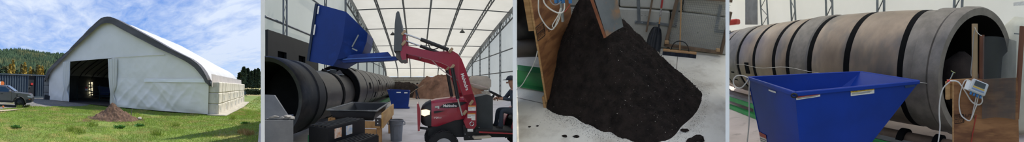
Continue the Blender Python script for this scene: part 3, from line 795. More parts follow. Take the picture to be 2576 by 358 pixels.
for i, (x, y, kd) in enumerate(((70, 270, 0), (50, 272, 0), (612, 336, 2), (625, 340, 2), (182, 330, 0), (200, 335, 0), (40, 322, 1), (616, 312, 1), (350, 318, 1), (232, 318, 0), (585, 300, 0), (300, 322, 1), (440, 318, 0), (395, 340, 0))):
    p = S1.ground(x, y); mb = MB()
    for k in range(60):
        a = rr.random() * 6.28; r = rr.random() * (.28 if kd != 1 else .2); h = rr.uniform(.1, .26) * (1 if kd != 1 else .5); b = p + Vector((cos(a) * r, sin(a) * r * .6, 0)); w = .012 if kd != 1 else .05
        e = Vector((rr.uniform(-.12, .12), rr.uniform(-.12, .12), h))
        mb.add([b - Vector((w, 0, 0)), b + Vector((w, 0, 0)), b + e * .6 + Vector((w * .8, 0, 0)), b + e, b + e * .6 - Vector((w * .8, 0, 0))], [(0, 1, 2, 3, 4)])
    lab = ('straw green tuft of taller grass on the lawn', 'dark green broad leaved weed clump on the lawn', 'dry tan grass tussock near the lawn corner by the footing')[kd]
    solo(('grass_tuft', 'weed_clump', 'dry_tussock')[kd], mb, (m_blade2, m_weed, M('dry_grass_blade', '#b79a68', .9, c2='#9c8050') if i == 2 else bpy.data.materials.get('dry_grass_blade') or m_blade2)[kd], lab, 'grass tuft' if kd != 1 else 'weed', ('taller grass tufts', 'weed clumps', 'dry tussocks')[kd])
# orange marker on the sunlit-toned strip
mk = S1.ground(8, 272); solo('marker_flag', MB().cyl(mk, mk + Vector((0, 0, .05)), .01, 6).blob(mk + Vector((0, 0, .09)), (.09, .05, .06), 2, .4), m_or, 'small orange marker lying on the pale strip by the truck', 'marker')
# =================================================================== people
def figure(J, mats, parent_thing, name='body', scale=1.0, fingers=True):
    """One continuous skinned body. J: joint positions (bay coordinates); mats: skin, top, legs, boots."""
    k = scale
    nodes = []; edges = []; rad = []; tag_ = []
    def nd(p, r, t): nodes.append(Vector(p)); rad.append(r * k); tag_.append(t); return len(nodes) - 1
    def ed(a, b): edges.append((a, b))
    pel = nd(J['pelvis'], .145, 2); wa = nd(J['waist'], .135, 1); ch = nd(J['chest'], .165, 1); nb = nd(J['neck'], .075, 1); hb = nd(J['head'], .085, 0); hm = nd(Vector(J['head']).lerp(Vector(J['crown']), .5), .105, 0); ht = nd(J['crown'], .075, 0)
    for a, b in ((pel, wa), (wa, ch), (ch, nb), (nb, hb), (hb, hm), (hm, ht)): ed(a, b)
    for s in 'LR':
        sh = nd(J['sh' + s], .075, 1); el = nd(J['el' + s], .052, 1); wr = nd(J['wr' + s], .036, 1); pa = nd(Vector(J['wr' + s]).lerp(Vector(J['hand' + s]), .55), .04, 0); ha = nd(J['hand' + s], .034, 0)
        for a, b in ((ch, sh), (sh, el), (el, wr), (wr, pa), (pa, ha)): ed(a, b)
        hp_ = nd(J['hip' + s], .105, 2); kn = nd(J['kn' + s], .068, 2); an = nd(J['an' + s], .052, 2); to = nd(J['toe' + s], .045, 3); hl = nd(Vector(J['an' + s]) + (Vector(J['an' + s]) - Vector(J['toe' + s])).normalized() * .05 * k - Vector((0, 0, .03 * k)), .045, 3)
        for a, b in ((pel, hp_), (hp_, kn), (kn, an), (an, to), (an, hl)): ed(a, b)
    me_ = bpy.data.meshes.new('tmp_body'); me_.from_pydata([tuple(v) for v in nodes], edges, [])
    ob = bpy.data.objects.new('tmp_body', me_); COL.objects.link(ob)
    md = ob.modifiers.new('skin', 'SKIN'); md.use_smooth_shade = True
    for i, sv in enumerate(me_.skin_vertices[0].data): sv.radius = (rad[i], rad[i]); sv.use_root = (i == 0)
    sb = ob.modifiers.new('sub', 'SUBSURF'); sb.levels = 2; sb.render_levels = 2
    dg = bpy.context.evaluated_depsgraph_get(); ev = bpy.data.meshes.new_from_object(ob.evaluated_get(dg))
    mb = MB(); mb.add([v.co.copy() for v in ev.vertices], [tuple(p.vertices) for p in ev.polygons])
    bpy.data.objects.remove(ob); bpy.data.meshes.remove(ev)
    nbody = len(mb.v)
    if fingers:
        for s in 'LR':
            w, h = Vector(J['wr' + s]), Vector(J['hand' + s]); d = (h - w).normalized(); cu = Vector(J.get('curl' + s, (0, 0, -1))).normalized(); sd_ = d.cross(cu).normalized(); cu = sd_.cross(d) * (1 if sd_.cross(d).dot(cu) > 0 else -1)
            for q, (off, L) in enumerate(((-.03, .07), (-.01, .08), (.01, .075), (.03, .06))):
                b = h - d * .02 * k + sd_ * off * k
                mb.tube([b, b + d * L * .5 * k + cu * .01 * k, b + d * L * .75 * k + cu * .04 * k, b + d * L * .6 * k + cu * .07 * k], [.011 * k, .010 * k, .009 * k, .007 * k], 6)
            b = w.lerp(h, .45) + sd_ * -.035 * k
            mb.tube([b, b + (-sd_ * .035 + d * .03 + cu * .015) * k, b + (-sd_ * .035 + d * .06 + cu * .04) * k], [.013 * k, .011 * k, .009 * k], 6)
    o = part(name, mb, mats[0], parent_thing, True, 80)
    for m_ in mats[1:]: o.data.materials.append(m_)
    inv = LOCAL[parent_thing.name].inverted(); N = [inv @ v for v in nodes]
    adj = [(a, b, tag_[b]) for a, b in edges]
    for p in o.data.polygons:
        c = p.center; best = 1e9; tg = 0
        for a, b, t in adj:
            A, B = N[a], N[b]; ab = B - A; f = max(0, min(1, (c - A).dot(ab) / max(1e-9, ab.length_squared))); dd = (c - A - ab * f).length - rad[b] * .8
            if dd < best: best = dd; tg = t
        p.material_index = tg
    return o
m_skin = M('skin_tone', '#b98a70', .55, c2='#a97a61', scale=6)

# =================================================================== BAY 2: inside the fabric hall
CUR = S2
XL, XR, YB = -6.4, 9.8, 56.0
prof_pts = [(56, 3.05), (55.6, 4.0), (54.4, 4.9), (51, 5.8), (47, 6.5), (42, 7.4), (37, 8.2), (31, 9.1), (26, 9.8), (24, 10.0)]
PROF = [Vector((0, y, z)) for y, z in prof_pts]
PR = resample(smooth_path(PROF, 60, 2), 56)
def roof_z(Y):
    for a, b in zip(PR, PR[1:]):
        if b.y <= Y <= a.y: return a.z + (b.z - a.z) * (Y - a.y) / (b.y - a.y + 1e-9)
    return 3.05
m_hall = M('hall_fabric', '#eeebdd', .6, c2='#e6e3d5', scale=.5, var=.2, trans=.8)
m_hroof = M('hall_roof_fabric', '#e9e5d6', .6, c2='#dfdbcb', scale=.5, var=.2, trans=.42)
m_hfloor = M('dusty_floor', '#ddd4cc', .9, c2='#cdc4bc', scale=.6, var=.4, bump=.25, bscale=12, c3='#b0a499', s3=.35, thr=(.52, .7))
m_truss = M('truss_steel', '#70757a', .45, .55, c2='#5f6468', scale=2)
struct('floor_hall', MB().prism([(-1.1, 1.5, 0), (.75, 1.5, 0), (XR + .2, 26.5, 0), (XR + .2, YB + .2, 0), (XL - .1, YB + .2, 0), (XL - .1, 10.2, 0)], (0, 0, -.1)), m_hfloor)
roof = struct('ceiling_hall', MB().grid(lambda u, v: Vector((XL + (XR - XL) * u, 0, 0)) + PR[round(v * 55)] + Vector((0, 0, .06 * abs(sin(pi * 6 * u)))), 48, 55), m_hroof, True)
part('roof_shade_panel', MB().grid(lambda u, v: Vector((-3.4 + (XR + 3.4) * u, 24.2 - 14.2 * v, 10.05 + .5 * sin(pi * v))), 30, 14), m_hroof, roof, True)  # unseen roof extension added to shade the near hall
# trusses that carry the roof cover
def truss(parent, X, w, r, rows=PR, web=True, name='rafter'):
    lo = []
    for i, p in enumerate(rows):
        a = rows[max(0, i - 1)]; b = rows[min(len(rows) - 1, i + 1)]; t = (b - a).normalized(); n = Vector((0, t.z, -t.y)); n = n if n.z < 0 else -n
        lo.append(p + n * w)
    sh = Vector((X, 0, 0)); dn = Vector((0, 0, -.08))
    o = part(name, MB().tube([p + sh + dn for p in rows], r, 6).tube([p + sh for p in lo], r, 6), m_truss, parent, True)
    if web:
        mb = MB()
        for i in range(0, len(rows) - 2, 1): mb.cyl((rows[i] if i % 2 else lo[i]) + sh, (lo[i + 1] if i % 2 else rows[i + 1]) + sh, r * .45, 5)
        part('web', mb, m_truss, o)
for X in (-3.9, -1.35, 1.3, 4.1, 6.95): truss(roof, X, .55, .07)
for X, dx in ((XL + .15, .5), (XR - .15, -.5)):
    truss(roof, X, 1.1, .09)
    part('arch_plate', MB().grid(lambda u, v: PR[round(u * 55)] + Vector((X + dx * .15, 0, -.15 - .5 * v)), 55, 1), m_truss, roof, True)
def Y_for(py):
    best = None
    for p in PR:
        y = G - (p.z - 1.75) / p.y * F
        if best is None or abs(y - py) < best[0]: best = (abs(y - py), p)
    return best[1]
for py in (15, 69, 112, 140, 172):
    p = Y_for(py); part('purlin', MB().cyl((XL, p.y, p.z - .12), (XR, p.y, p.z - .12), .055, 6), m_truss, roof, True)
# far side wall: courses of concrete blocks
m_bconc = M('hall_concrete', '#a9a59d', .9, c2='#96928b', scale=1.5, var=.4, bump=.3, c3='#c0bdb5', s3=1.2, thr=(.55, .7))
wb = struct('wall_back', MB().box(((XL + XR) / 2, YB + .45, 1.5), (XR - XL, .3, 3.0)), m_bconc)
bme = mesh_of(MB().box((0, 0, .37), (1.52, .6, .74), bev=.05), 'block'); bme.materials.append(m_bconc)
inv = LOCAL[wb.name].inverted()
for r in range(4):
    for c in range(11):
        x = XL + .5 + 1.54 * c + (.77 if r % 2 else 0)
        if x > XR + .4: continue
        o = bpy.data.objects.new('block', bme); COL.objects.link(o); o.parent = wb
        o.matrix_basis = inv @ Matrix.Translation((x, YB + random.uniform(-.02, .02), .76 * r)) @ Matrix.Rotation(random.uniform(-.01, .01), 4, 'Z')
# left gable cover with lattice posts and rails
wl = struct('wall_left', MB().grid(lambda u, v: (lambda Y: Vector((XL, Y, .05 + ((roof_z(Y) if Y > 24 else 10.0 - .29 * (24 - Y)) - .05) * v)) + Vector((.05 * nz(Y * .5, v * 4), 0, 0)))(10.25 + (YB - 10.25) * u), 60, 12), m_hall, True)
def lattice(parent, X, Y, z1, gap=.36, r=.045):
    a0, a1 = Vector((X, Y - gap / 2, 0)), Vector((X, Y + gap / 2, 0)); up_ = Vector((0, 0, z1))
    o = part('lattice_post', MB().cyl(a0, a0 + up_, r, 6).cyl(a1, a1 + up_, r, 6), m_truss, parent, True)
    mb = MB(); n = int(z1 / .55)
    for i in range(n):
        p, q = (a0, a1) if i % 2 else (a1, a0); mb.cyl(p + Vector((0, 0, z1 * i / n)), q + Vector((0, 0, z1 * (i + 1) / n)), r * .5, 5)
    part('web', mb, m_truss, o)
for Y in (11.85, 17.8, 23.1, 28.2, 33.2, 38.3, 44, 50): lattice(wl, XL + .3, Y, (roof_z(Y) if Y > 24 else 10.0 - .29 * (24 - Y)) - .3)
for z, y0 in ((4.65, 10.3), (6.9, 14.5), (2.5, 10.4)):
    y1 = YB - .5
    while y1 > 26 and roof_z(y1) < z + .3: y1 -= 1
    part('rail', MB().cyl((XL + .12, y0, z), (XL + .12, y1, z), .06, 6), m_truss, wl, True)
wr = struct('wall_right', MB().grid(lambda u, v: (lambda Y: Vector((XR, Y, .05 + (roof_z(Y) - .05) * v)) + Vector((.05 * nz(Y * .5, v * 4, 5), 0, 0)))(26.4 + (YB - 26.4) * u), 40, 12), m_hall, True)
for Y in (31, 36, 41.5, 47.5): lattice(wr, XR - .3, Y, roof_z(Y) - .3, .5)
for z in (3.0, 5.4): part('rail', MB().cyl((XR - .12, 26.5, z), (XR - .12, YB - 3, z), .07, 6), m_truss, wr, True)
# small pendant lamps
m_lampk = M('lamp_shade_dark', '#3b3d3f', .5, .3)
for (x, y, lab) in ((988, 88, 'small dark pendant lamp hanging beside the fork carriage'), (1163, 82, 'small dark pendant lamp hanging above the loader elbow')):
    p = Y_for(y - 12); b = S2.atY(x, y, p.y - .5)
    lp = thing('pendant_lamp', lab, 'lamp', b)
    part('shade', MB().lathe([(.05, .35), (.1, .3), (.34, .02), (.36, 0), (.33, 0)], Matrix.Translation(b), 14), m_lampk, lp)
    part('cord', MB().cyl(b + Vector((0, 0, .35)), (b.x, b.y, roof_z(b.y) - .1), .02, 5), m_lampk, lp)

# ---- the long composting drum along the left gable
m_drum = M('worn_drum_steel', '#4a4541', .40, .5, c2='#353230', scale=1.6, var=.5, bump=.15, bscale=6, c3='#75665a', s3=.9, thr=(.57, .74), stretch=(1, .35, 1))
m_drumk = M('sooty_drum_steel', '#232222', .55, .2, c2='#1b1a1a', scale=2, var=.4, c3='#413d39', s3=1.2, thr=(.55, .7))
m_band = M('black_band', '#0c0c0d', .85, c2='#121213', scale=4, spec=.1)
AX = -3.95
def ydrum(r0, y0, y1, cz, n=40): 
    m_ = Matrix.Translation((AX, 0, cz)) @ Matrix.Rotation(-pi / 2, 4, 'X')
    return m_, [(r0, y0), (r0, y1)]
drum = thing('composting_drum', 'long dark banded steel composting drum beside the white lattice wall', 'drum', (AX, 18, 0))
def shell(name, prof, cz, mat, n=44):
    m_ = Matrix.Translation((AX, 0, cz)) @ Matrix.Rotation(-pi / 2, 4, 'X')
    return part(name, cut(MB().lathe(prof, m_, n), S2, 664), mat, drum, True, 35)
shell('near_ring', [(1.02, 6.45), (1.13, 6.4), (1.17, 6.46), (1.17, 7.05), (1.12, 7.1), (1.12, 7.6), (1.16, 7.65), (1.16, 8.2), (1.05, 8.3), (.95, 8.3)], 1.33, m_drumk)
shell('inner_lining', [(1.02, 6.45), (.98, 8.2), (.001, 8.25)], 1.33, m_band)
shell('neck', [(.97, 8.3), (.97, 13.2)], 1.28, m_drum)
shell('band', [(1.0, 8.35), (1.03, 8.37), (1.03, 8.75), (1.0, 8.77)], 1.28, m_band)
shell('band', [(.985, 10.9), (1.0, 10.92), (1.0, 11.2), (.985, 11.22)], 1.28, m_band)
shell('end_plate', [(.96, 13.1), (1.22, 13.05)], 1.4, m_band)
YD = [13.05, 15.0, 17.1, 19.2, 21.4, 23.6, 25.8, 28, 30.2, 32.2, 34.2]
for a, b in zip(YD, YD[1:]):
    shell('drum_section', [(1.22, a), (1.25, a + .03), (1.25, b - .22), (1.22, b - .2)], 1.4, m_drum)
    shell('band', [(1.22, b - .22), (1.235, b - .2), (1.235, b - .02), (1.22, b)], 1.4, m_band)
shell('far_plate', [(1.22, 34.2), (.05, 34.25)], 1.4, m_drumk)
for (yy, ang_) in ((14.0, 60), (15.9, 10), (20.2, 20), (18.1, -18), (24.5, 8), (26.6, -12), (22.4, -25)):     # dark hatches
    m_ = Matrix.Translation((AX, yy, 1.4)) @ Matrix.Rotation(-radians(ang_), 4, 'Y') @ Matrix.Translation((1.245, 0, 0))
    part('hatch', MB().boxm(m_, (.03, .5, .36)), m_band, drum)
for i in range(9):                                               # loose scraps where neck meets drum
    a = radians(60 + 9 * i); p = Vector((AX + 1.0 * cos(a), 12.2 + .3 * sin(i * 2), 1.28 + 1.0 * sin(a)))
    part('scrap', MB().box(p, (.25, .3, .04), Matrix.Rotation(i, 3, 'X') @ Matrix.Rotation(.7 * i, 3, 'Z')), m_drum if i % 2 else m_steel, drum)
m_green = M('green_machine_paint', '#2f7d46', .5, c2='#27693b', scale=2, var=.3)
for s in (-1.15, 1.15):
    rl = thing('roller_rail', 'green steel rail under the drum on the ' + ('wall side' if s < 0 else 'open floor side'), 'rail', (AX + s, 20, 0))
    part('beam', MB().bar((AX + s, 7.0 if s > 0 else 8.8, .18), (AX + s, 34, .18), .22, .3), m_green, rl)
    for y in (14, 20, 26, 32): part('foot', MB().box((AX + s, y, .03), (.4, .5, .06)), m_dark, rl)
# dark slotted screen behind the near end
scn = thing('steel_screen', 'tall black steel screen with square openings behind the drum end', 'screen', (-5.6, 12, 0))
m_scr = M('black_screen_steel', '#191a1a', .6, .3, c2='#111212', scale=2)
def scr(y0, y1, z0, z1): return MB().box((-5.6, (y0 + y1) / 2, (z0 + z1) / 2), (.12, y1 - y0, z1 - z0))
part('plate', scr(9.3, 14.9, 3.1, 3.85), m_scr, scn); part('plate', scr(9.3, 10.1, 0, 3.1), m_scr, scn); part('plate', scr(10.9, 12.2, 0, 3.1), m_scr, scn); part('plate', scr(13.0, 14.9, 0, 3.1), m_scr, scn); part('plate', scr(10.1, 13.0, 0, 2.1), m_scr, scn)
part('backing', MB().box((-5.75, 11.6, 2.6), (.05, 3.2, 1.2)), m_band, scn)

# ---- grey housing in the near corner
gh = S2.dist(700, 358, 4.3); gh.z = 0
m_grey = M('grey_dusty_casing', '#6a6c70', .6, c2='#575a5e', scale=2.5, var=.4, bump=.2)
hs = thing('machine_housing', 'grey dusty machine housing with a tapered top beside the drum mouth', 'housing', gh)
q = lambda x, y, D: S2.dist(x, y, D)
c_ = [q(640, 300, 4.2), q(738, 300, 4.2), q(738, 296, 5.0), q(640, 296, 5.0)]
lowr = [Vector((p.x, p.y, .1)) for p in c_]; top = [Vector((p.x, p.y, 1.19)) for p in c_]
mb = MB().add(lowr + top, [(0, 1, 2, 3), (4, 5, 6, 7)] + [(i, (i + 1) % 4, (i + 1) % 4 + 4, i + 4) for i in range(4)])
part('base', cut(mb, S2, 664), m_grey, hs)
t2 = [q(630, 236, 4.4), q(690, 240, 4.4), q(693, 240, 4.8), q(630, 238, 4.8)]
b2 = [q(634, 301, 4.25), q(731, 301, 4.25), q(731, 297, 4.95), q(634, 297, 4.95)]
mb = MB().add(b2 + t2, [(0, 1, 2, 3), (4, 5, 6, 7)] + [(i, (i + 1) % 4, (i + 1) % 4 + 4, i + 4) for i in range(4)])
part('tapered_top', cut(mb, S2, 664), m_grey, hs)
mb = MB()
for i in range(7): mb.blob(q(672 + 10 * i, 298 - (i % 3) * 2, 4.3), (.07, .06, .03), 2, .5, i)
part('rubble', mb, M('pale_crumbs', '#8d8a85', .9), hs)
part('skid', MB().box((gh.x, gh.y + .2, .05), (.5, .6, .1)), m_dark, hs)

# ---- black ribbed cases with stickers
cb = S2.dist(815, 358, 4.9); cb.z = 0
cs = thing('ribbed_case', 'black ribbed plastic cases stacked before the wooden stand, with stickers', 'case', cb)
yaw_ = -.3
fr_, sd2 = Vector((cos(yaw_), sin(yaw_), 0)), Vector((-sin(yaw_), cos(yaw_), 0))
a_ = S2.dist(777, 318, 4.9); zt = a_.z; a_.z = 0
def KP(a, d, z): return a_ + fr_ * a + sd2 * d + Vector((0, 0, z))
part('lower_case', MB().add([KP(x, d, z) for z in (.05, zt * .72) for x, d in ((0, 0), (.78, 0), (.78, 1.2), (0, 1.2))], [(0, 1, 2, 3), (4, 5, 6, 7), (0, 1, 5, 4), (1, 2, 6, 5), (2, 3, 7, 6), (3, 0, 4, 7)]), m_black, cs)
part('upper_case', MB().add([KP(x, d, z) for z in (zt * .72, zt) for x, d in ((0, 0), (.42, 0), (.42, 1.3), (0, 1.3))], [(0, 1, 2, 3), (4, 5, 6, 7), (0, 1, 5, 4), (1, 2, 6, 5), (2, 3, 7, 6), (3, 0, 4, 7)]), m_black, cs)
m_rib = M('lighter_black_plastic', '#3a3835', .6, c2='#2a2927', scale=5)  # ribs toned lighter than the case faces
for i in range(5): part('rib', MB().bar(KP(.04 + .085 * i, .02, zt + .015), KP(.04 + .085 * i, 1.28, zt + .015), .035, .03), m_rib, cs)
for i in range(5): part('rib', MB().bar(KP(.47 + .07 * i, .02, zt * .72 + .015), KP(.47 + .07 * i, 1.18, zt * .72 + .015), .03, .03), m_rib, cs)
for d0, cc in ((.18, '#e2a06c'), (.55, '#a9c3e2')):
    part('sticker', MB().prism([KP(.425, d0, zt * .80), KP(.425, d0 + .22, zt * .80), KP(.425, d0 + .22, zt * .97), KP(.425, d0, zt * .97)], fr_ * .004), M('sticker_' + cc[1:], cc, .5, c2='#efe6dc', scale=12), cs)
part('skid', MB().bar(KP(.2, .1, .025), KP(.2, 1.1, .025), .1, .05).bar(KP(.6, .1, .025), KP(.6, 1.1, .025), .1, .05), m_dark, cs)
part('rivet', MB().blob(KP(.2, -.005, zt * .68), .016, 1, 0), m_wt, cs)

# ---- wooden stand with a black mixing tub
m_wood = M('sawn_timber', '#b58a58', .75, c2='#9b7245', scale=5, stretch=(1, .25, 1), var=.5, bump=.15, c3='#7d5c3c', s3=2.0, thr=(.58, .7))
m_wood_lit = M('lit_timber', '#cfa566', .7, c2='#b98c4f', scale=5, stretch=(1, .3, 1), var=.5, bump=.15)  # lighter copy of the sawn timber, light put into its colour
X0, X1, Y0, Y1 = -2.15, -.95, 6.9, 9.7; ZT = .86
st = thing('timber_stand', 'rough timber stand of posts and beams carrying a black tub', 'stand', ((X0 + X1) / 2, (Y0 + Y1) / 2, 0))
for x, y in ((X1, Y0), (X0, Y0), (X1, Y1), (X0, Y1)): part('post', MB().box((x, y, ZT / 2), (.13, .13, ZT), bev=.008), m_wood, st)
part('beam', MB().box(((X0 + X1) / 2 - .02, Y0 - .09, ZT - .14), (X1 - X0 + .1, .05, .17), bev=.006), m_wood, st)
part('beam', MB().box(((X0 + X1) / 2 - .02, Y0 - .07, ZT - .33), (X1 - X0 - .1, .06, .15), bev=.006), m_wood, st)
part('beam', MB().box(((X0 + X1) / 2, Y1 + .08, ZT - .14), (X1 - X0, .05, .17), bev=.006), m_wood, st)
part('side_plank', MB().box((X1 + .09, (Y0 + Y1) / 2, ZT - .03), (.05, Y1 - Y0 + .2, .38), bev=.006), m_wood_lit, st)
part('side_plank', MB().box((X0 - .09, (Y0 + Y1) / 2, ZT - .1), (.05, Y1 - Y0 + .2, .2), bev=.006), m_wood, st)
part('corner_bracket', MB().box((X1 - .02, Y0 - .125, ZT - .06), (.14, .02, .2)), M('dark_bracket', '#4d4744', .5, .5), st)
for z in (-.02, -.1): part('bolt', MB().blob((X1 - .02, Y0 - .14, ZT + z), .018, 1, 0), m_wt, st)
tub = thing('mixing_tub', 'black plastic tub sitting in the timber stand', 'tub', ((X0 + X1) / 2 - .08, (Y0 + Y1) / 2, ZT))
def tubv(x0, x1, y0, y1, z): return [(x0, y0, z), (x1, y0, z), (x1, y1, z), (x0, y1, z)]
tx0, tx1, ty0, ty1 = X0 - .1, X1 - .06, Y0 - .1, Y1 - .1
rings = [tubv(tx0 + .12, tx1 - .1, ty0 + .1, ty1 - .1, ZT - .05), tubv(tx0 + .03, tx1 - .02, ty0 + .02, ty1 - .02, ZT + .17), tubv(tx0 - .03, tx1 + .02, ty0 - .03, ty1 + .03, ZT + .19), tubv(tx0 - .03, tx1 + .02, ty0 - .03, ty1 + .03, ZT + .21), tubv(tx0 + .06, tx1 - .05, ty0 + .06, ty1 - .05, ZT + .20), tubv(tx0 + .15, tx1 - .13, ty0 + .13, ty1 - .13, ZT - .02)]
mb = MB(); mb.v = [p for r in rings for p in r]
for k in range(5): mb.f += [(k * 4 + i, k * 4 + (i + 1) % 4, k * 4 + 4 + (i + 1) % 4, k * 4 + 4 + i) for i in range(4)]
mb.f += [(20, 21, 22, 23), (3, 2, 1, 0)]
part('shell', mb, M('black_tub_plastic', '#232426', .35, c2='#1b1c1e', scale=3), tub)
part('rim_lip', MB().tube([Vector(p) for p in rings[3]], .022, 6, closed=True), M('worn_tub_rim', '#8b8a88', .4, c2='#5b5a59', scale=6), tub)

# ---- grey rubbish bin
tb = S2.ground(997, 355); hC, rC = .63, .215
m_bin = M('grey_bin_plastic', '#7f848c', .5, c2='#72777f', scale=4)
tcn_ = thing('rubbish_bin', 'round grey plastic rubbish bin beside the timber stand', 'bin', tb)
mT = Matrix.Translation(tb)
part('body', MB().lathe([(.001, .0), (rC * .78, 0), (rC * .8, .02), (rC * .95, hC * .82), (rC * .97, hC * .83), (rC * 1.0, hC), (rC * .95, hC), (rC * .9, hC * .82), (rC * .74, .04), (.001, .04)], mT, 28), m_bin, tcn_, True, 30)
part('rim', MB().lathe([(rC * .97, hC * .97), (rC * 1.08, hC * .98), (rC * 1.08, hC * 1.01), (rC * .97, hC * 1.02)], mT, 28), m_bin, tcn_, True, 30)
part('collar', MB().lathe([(rC * .94, hC * .78), (rC * 1.04, hC * .8), (rC * 1.04, hC * .84), (rC * .95, hC * .86)], mT, 28), m_bin, tcn_, True, 30)
for s in (-1, 1): part('handle', MB().tube([tb + Vector((s * rC * a, -.05, hC * z)) for a, z in ((1.0, .95), (1.22, .93), (1.22, .8), (1.0, .78))], .014, 6), m_bin, tcn_)
part('moulded_panel', MB().box(tb + Vector((.01, -rC * .86, hC * .42)), (rC * .7, .03, hC * .55), Matrix.Rotation(radians(5), 3, 'X'), bev=.012), m_bin, tcn_)

# ---- far blue hopper with compost behind
m_blue = M('blue_hopper_paint', '#0f337e', .45, c2='#0c2b6c', scale=1.2, var=.4, spec=.3, c3='#15429a', s3=1.2, thr=(.58, .75))
hb2 = S2.ground(1003, 274); HW = 29 * 19 / F
def H2(a, d, z): return hb2 + Vector((a, d, z))
fh = thing('dump_hopper', 'blue steel dump hopper standing on the hall floor by the far worker', 'hopper', hb2)
part('front_wall', MB().prism([H2(-HW * .62, 0, .22), H2(HW * .78, 0, .22), H2(HW * .92, -.05, 1.22), H2(-HW, -.05, 1.28)], (0, .04, 0)), m_blue, fh)
part('side_wall', MB().prism([H2(-HW * .62, 0, .22), H2(-HW, -.05, 1.28), H2(-HW, 1.5, 1.28), H2(-HW * .62, 1.4, .22)], (.04, 0, 0)), m_blue, fh)
part('side_wall', MB().prism([H2(HW * .78, 0, .22), H2(HW * .92, -.05, 1.22), H2(HW * .92, 1.5, 1.22), H2(HW * .78, 1.4, .22)], (.04, 0, 0)), m_blue, fh)
part('back_wall', MB().prism([H2(-HW * .62, 1.4, .22), H2(HW * .78, 1.4, .22), H2(HW * .92, 1.5, 1.22), H2(-HW, 1.5, 1.28)], (0, .04, 0)), m_blue, fh)
part('rim', MB().tube([H2(-HW, -.05, 1.28), H2(HW * .92, -.05, 1.22), H2(HW * .92, 1.5, 1.22), H2(-HW, 1.5, 1.28)], .035, 6, closed=True), m_blue, fh)
part('base_frame', MB().box(H2(.05, .6, .12), (HW * 1.5, 1.2, .2)).box(H2(HW * .75, .3, .05), (.3, .5, .1)), m_blue, fh)
part('sticker', MB().box(H2(0, -.06, 1.12), (.3, .01, .08)), m_wt, fh); part('sticker', MB().box(H2(.5, -.06, 1.1), (.22, .01, .08)), m_wt, fh)
m_comp = M('dark_compost', '#3d322c', 1.0, c2='#2b231f', scale=3, var=.5, bump=.8, bscale=10)
m_dirt = M('red_brown_earth', '#9a7460', .95, c2='#7f5d4b', scale=1.2, var=.5, bump=.7, bscale=5, c3='#5f4538', s3=.7, thr=(.55, .7))
def heap(name, label, cat, c, rx, ry, h, mat, seed, pw=1.0, n=48, sharp=.12):
    def fn(u, v):
        x, y = (u - .5) * 2, (v - .5) * 2; r = sqrt(x * x + y * y) + .18 * nz(x * 2, y * 2, seed)
        z = h * max(0, 1 - r) ** pw; z = h * (1 - (1 - min(1, max(0, 1.0 - r) * 1.6)) ** 1.6) * .9
        z += (h * sharp * fbm(x * 4, y * 4, seed) + h * .05 * nz(x * 12, y * 12, seed)) * min(1, max(0, 1 - r) * 6) - .02
        return Vector((c.x + x * rx, c.y + y * ry, max(-.02, z)))
    return solo(name, MB().grid(fn, n, n), mat, label, cat)
heap('compost_heap', 'low dark compost heap behind the far blue hopper', 'heap', S2.dist(1010, 214, 34) * 1.0 if False else Vector((S2.dist(1008, 214, 36).x, S2.dist(1008, 214, 36).y, 0)), 3.0, 2.5, 2.0, m_comp, 2)
e_ = S2.dist(1132, 214, 34); heap('earth_heap', 'big red brown earth heap against the block wall', 'heap', Vector((e_.x, e_.y, 0)), 4.6, 4.0, 3.0, m_dirt, 5, n=70)
# pale rounded tank in the far corner
tk2 = S2.dist(1206, 232, 33); tk2.z = 0
tkx = thing('storage_tank', 'pale rounded storage tank standing in the far corner of the hall', 'tank', tk2)
part('shell', MB().box(tk2 + Vector((0, 0, 1.75)), (2.7, 1.6, 1.7), bev=.45), M('pale_tank_plastic', '#b5aaa0', .5, c2='#a39890', scale=1), tkx, True, 80)
part('cradle', MB().box(tk2 + Vector((0, 0, .4)), (2.4, 1.4, .8)), m_bconc, tkx)

# ---- worker in the distance with a long handled rake
wp = S2.ground(1047, 250); rwk = lambda a, d, z: wp + Vector((a, d, z))
wk = thing('person', 'person in dark work clothes holding a long pale handle beside the earth heap', 'person', wp)
m_clothd = M('dark_work_jacket', '#3a3c3c', .9, c2='#2e3030', scale=5); m_jean = M('dark_trousers', '#3b4450', .9, c2='#2f3742', scale=5); m_boot = M('work_boot', '#2a2623', .8)
J = dict(pelvis=rwk(0, 0, .96), waist=rwk(.02, 0, 1.10), chest=rwk(.06, -.01, 1.34), neck=rwk(.09, -.02, 1.52), head=rwk(.12, -.02, 1.60), crown=rwk(.15, -.02, 1.76),
         shL=rwk(.07, -.19, 1.45), elL=rwk(.2, -.26, 1.22), wrL=rwk(.36, -.28, 1.3), handL=rwk(.44, -.28, 1.34),
         shR=rwk(.07, .17, 1.45), elR=rwk(-.06, .1, 1.18), wrR=rwk(-.02, -.2, 1.06), handR=rwk(0, -.28, 1.08),
         hipL=rwk(-.02, -.1, .92), knL=rwk(.02, -.13, .5), anL=rwk(-.02, -.14, .09), toeL=rwk(.17, -.16, .04), hipR=rwk(.02, .1, .92), knR=rwk(.16, .12, .52), anR=rwk(.26, .12, .1), toeR=rwk(.44, .12, .05))
figure(J, [m_skin, m_clothd, m_jean, m_boot], wk)
part('hair', MB().blob(rwk(.12, -.02, 1.71), (.115, .11, .11), 3, .1), M('dark_hair', '#231d1a', .8), wk, True)
part('nose', MB().blob(rwk(.235, -.02, 1.66), (.025, .015, .025), 1, 0), m_skin, wk)
solo('rake', MB().tube([rwk(-.75, -.45, .55), rwk(0, -.3, 1.08), rwk(.44, -.3, 1.36), rwk(.85, -.25, 1.58)], .025, 6), M('pale_handle', '#b7a58d', .7), 'long pale wooden tool handle held by the far worker', 'tool')

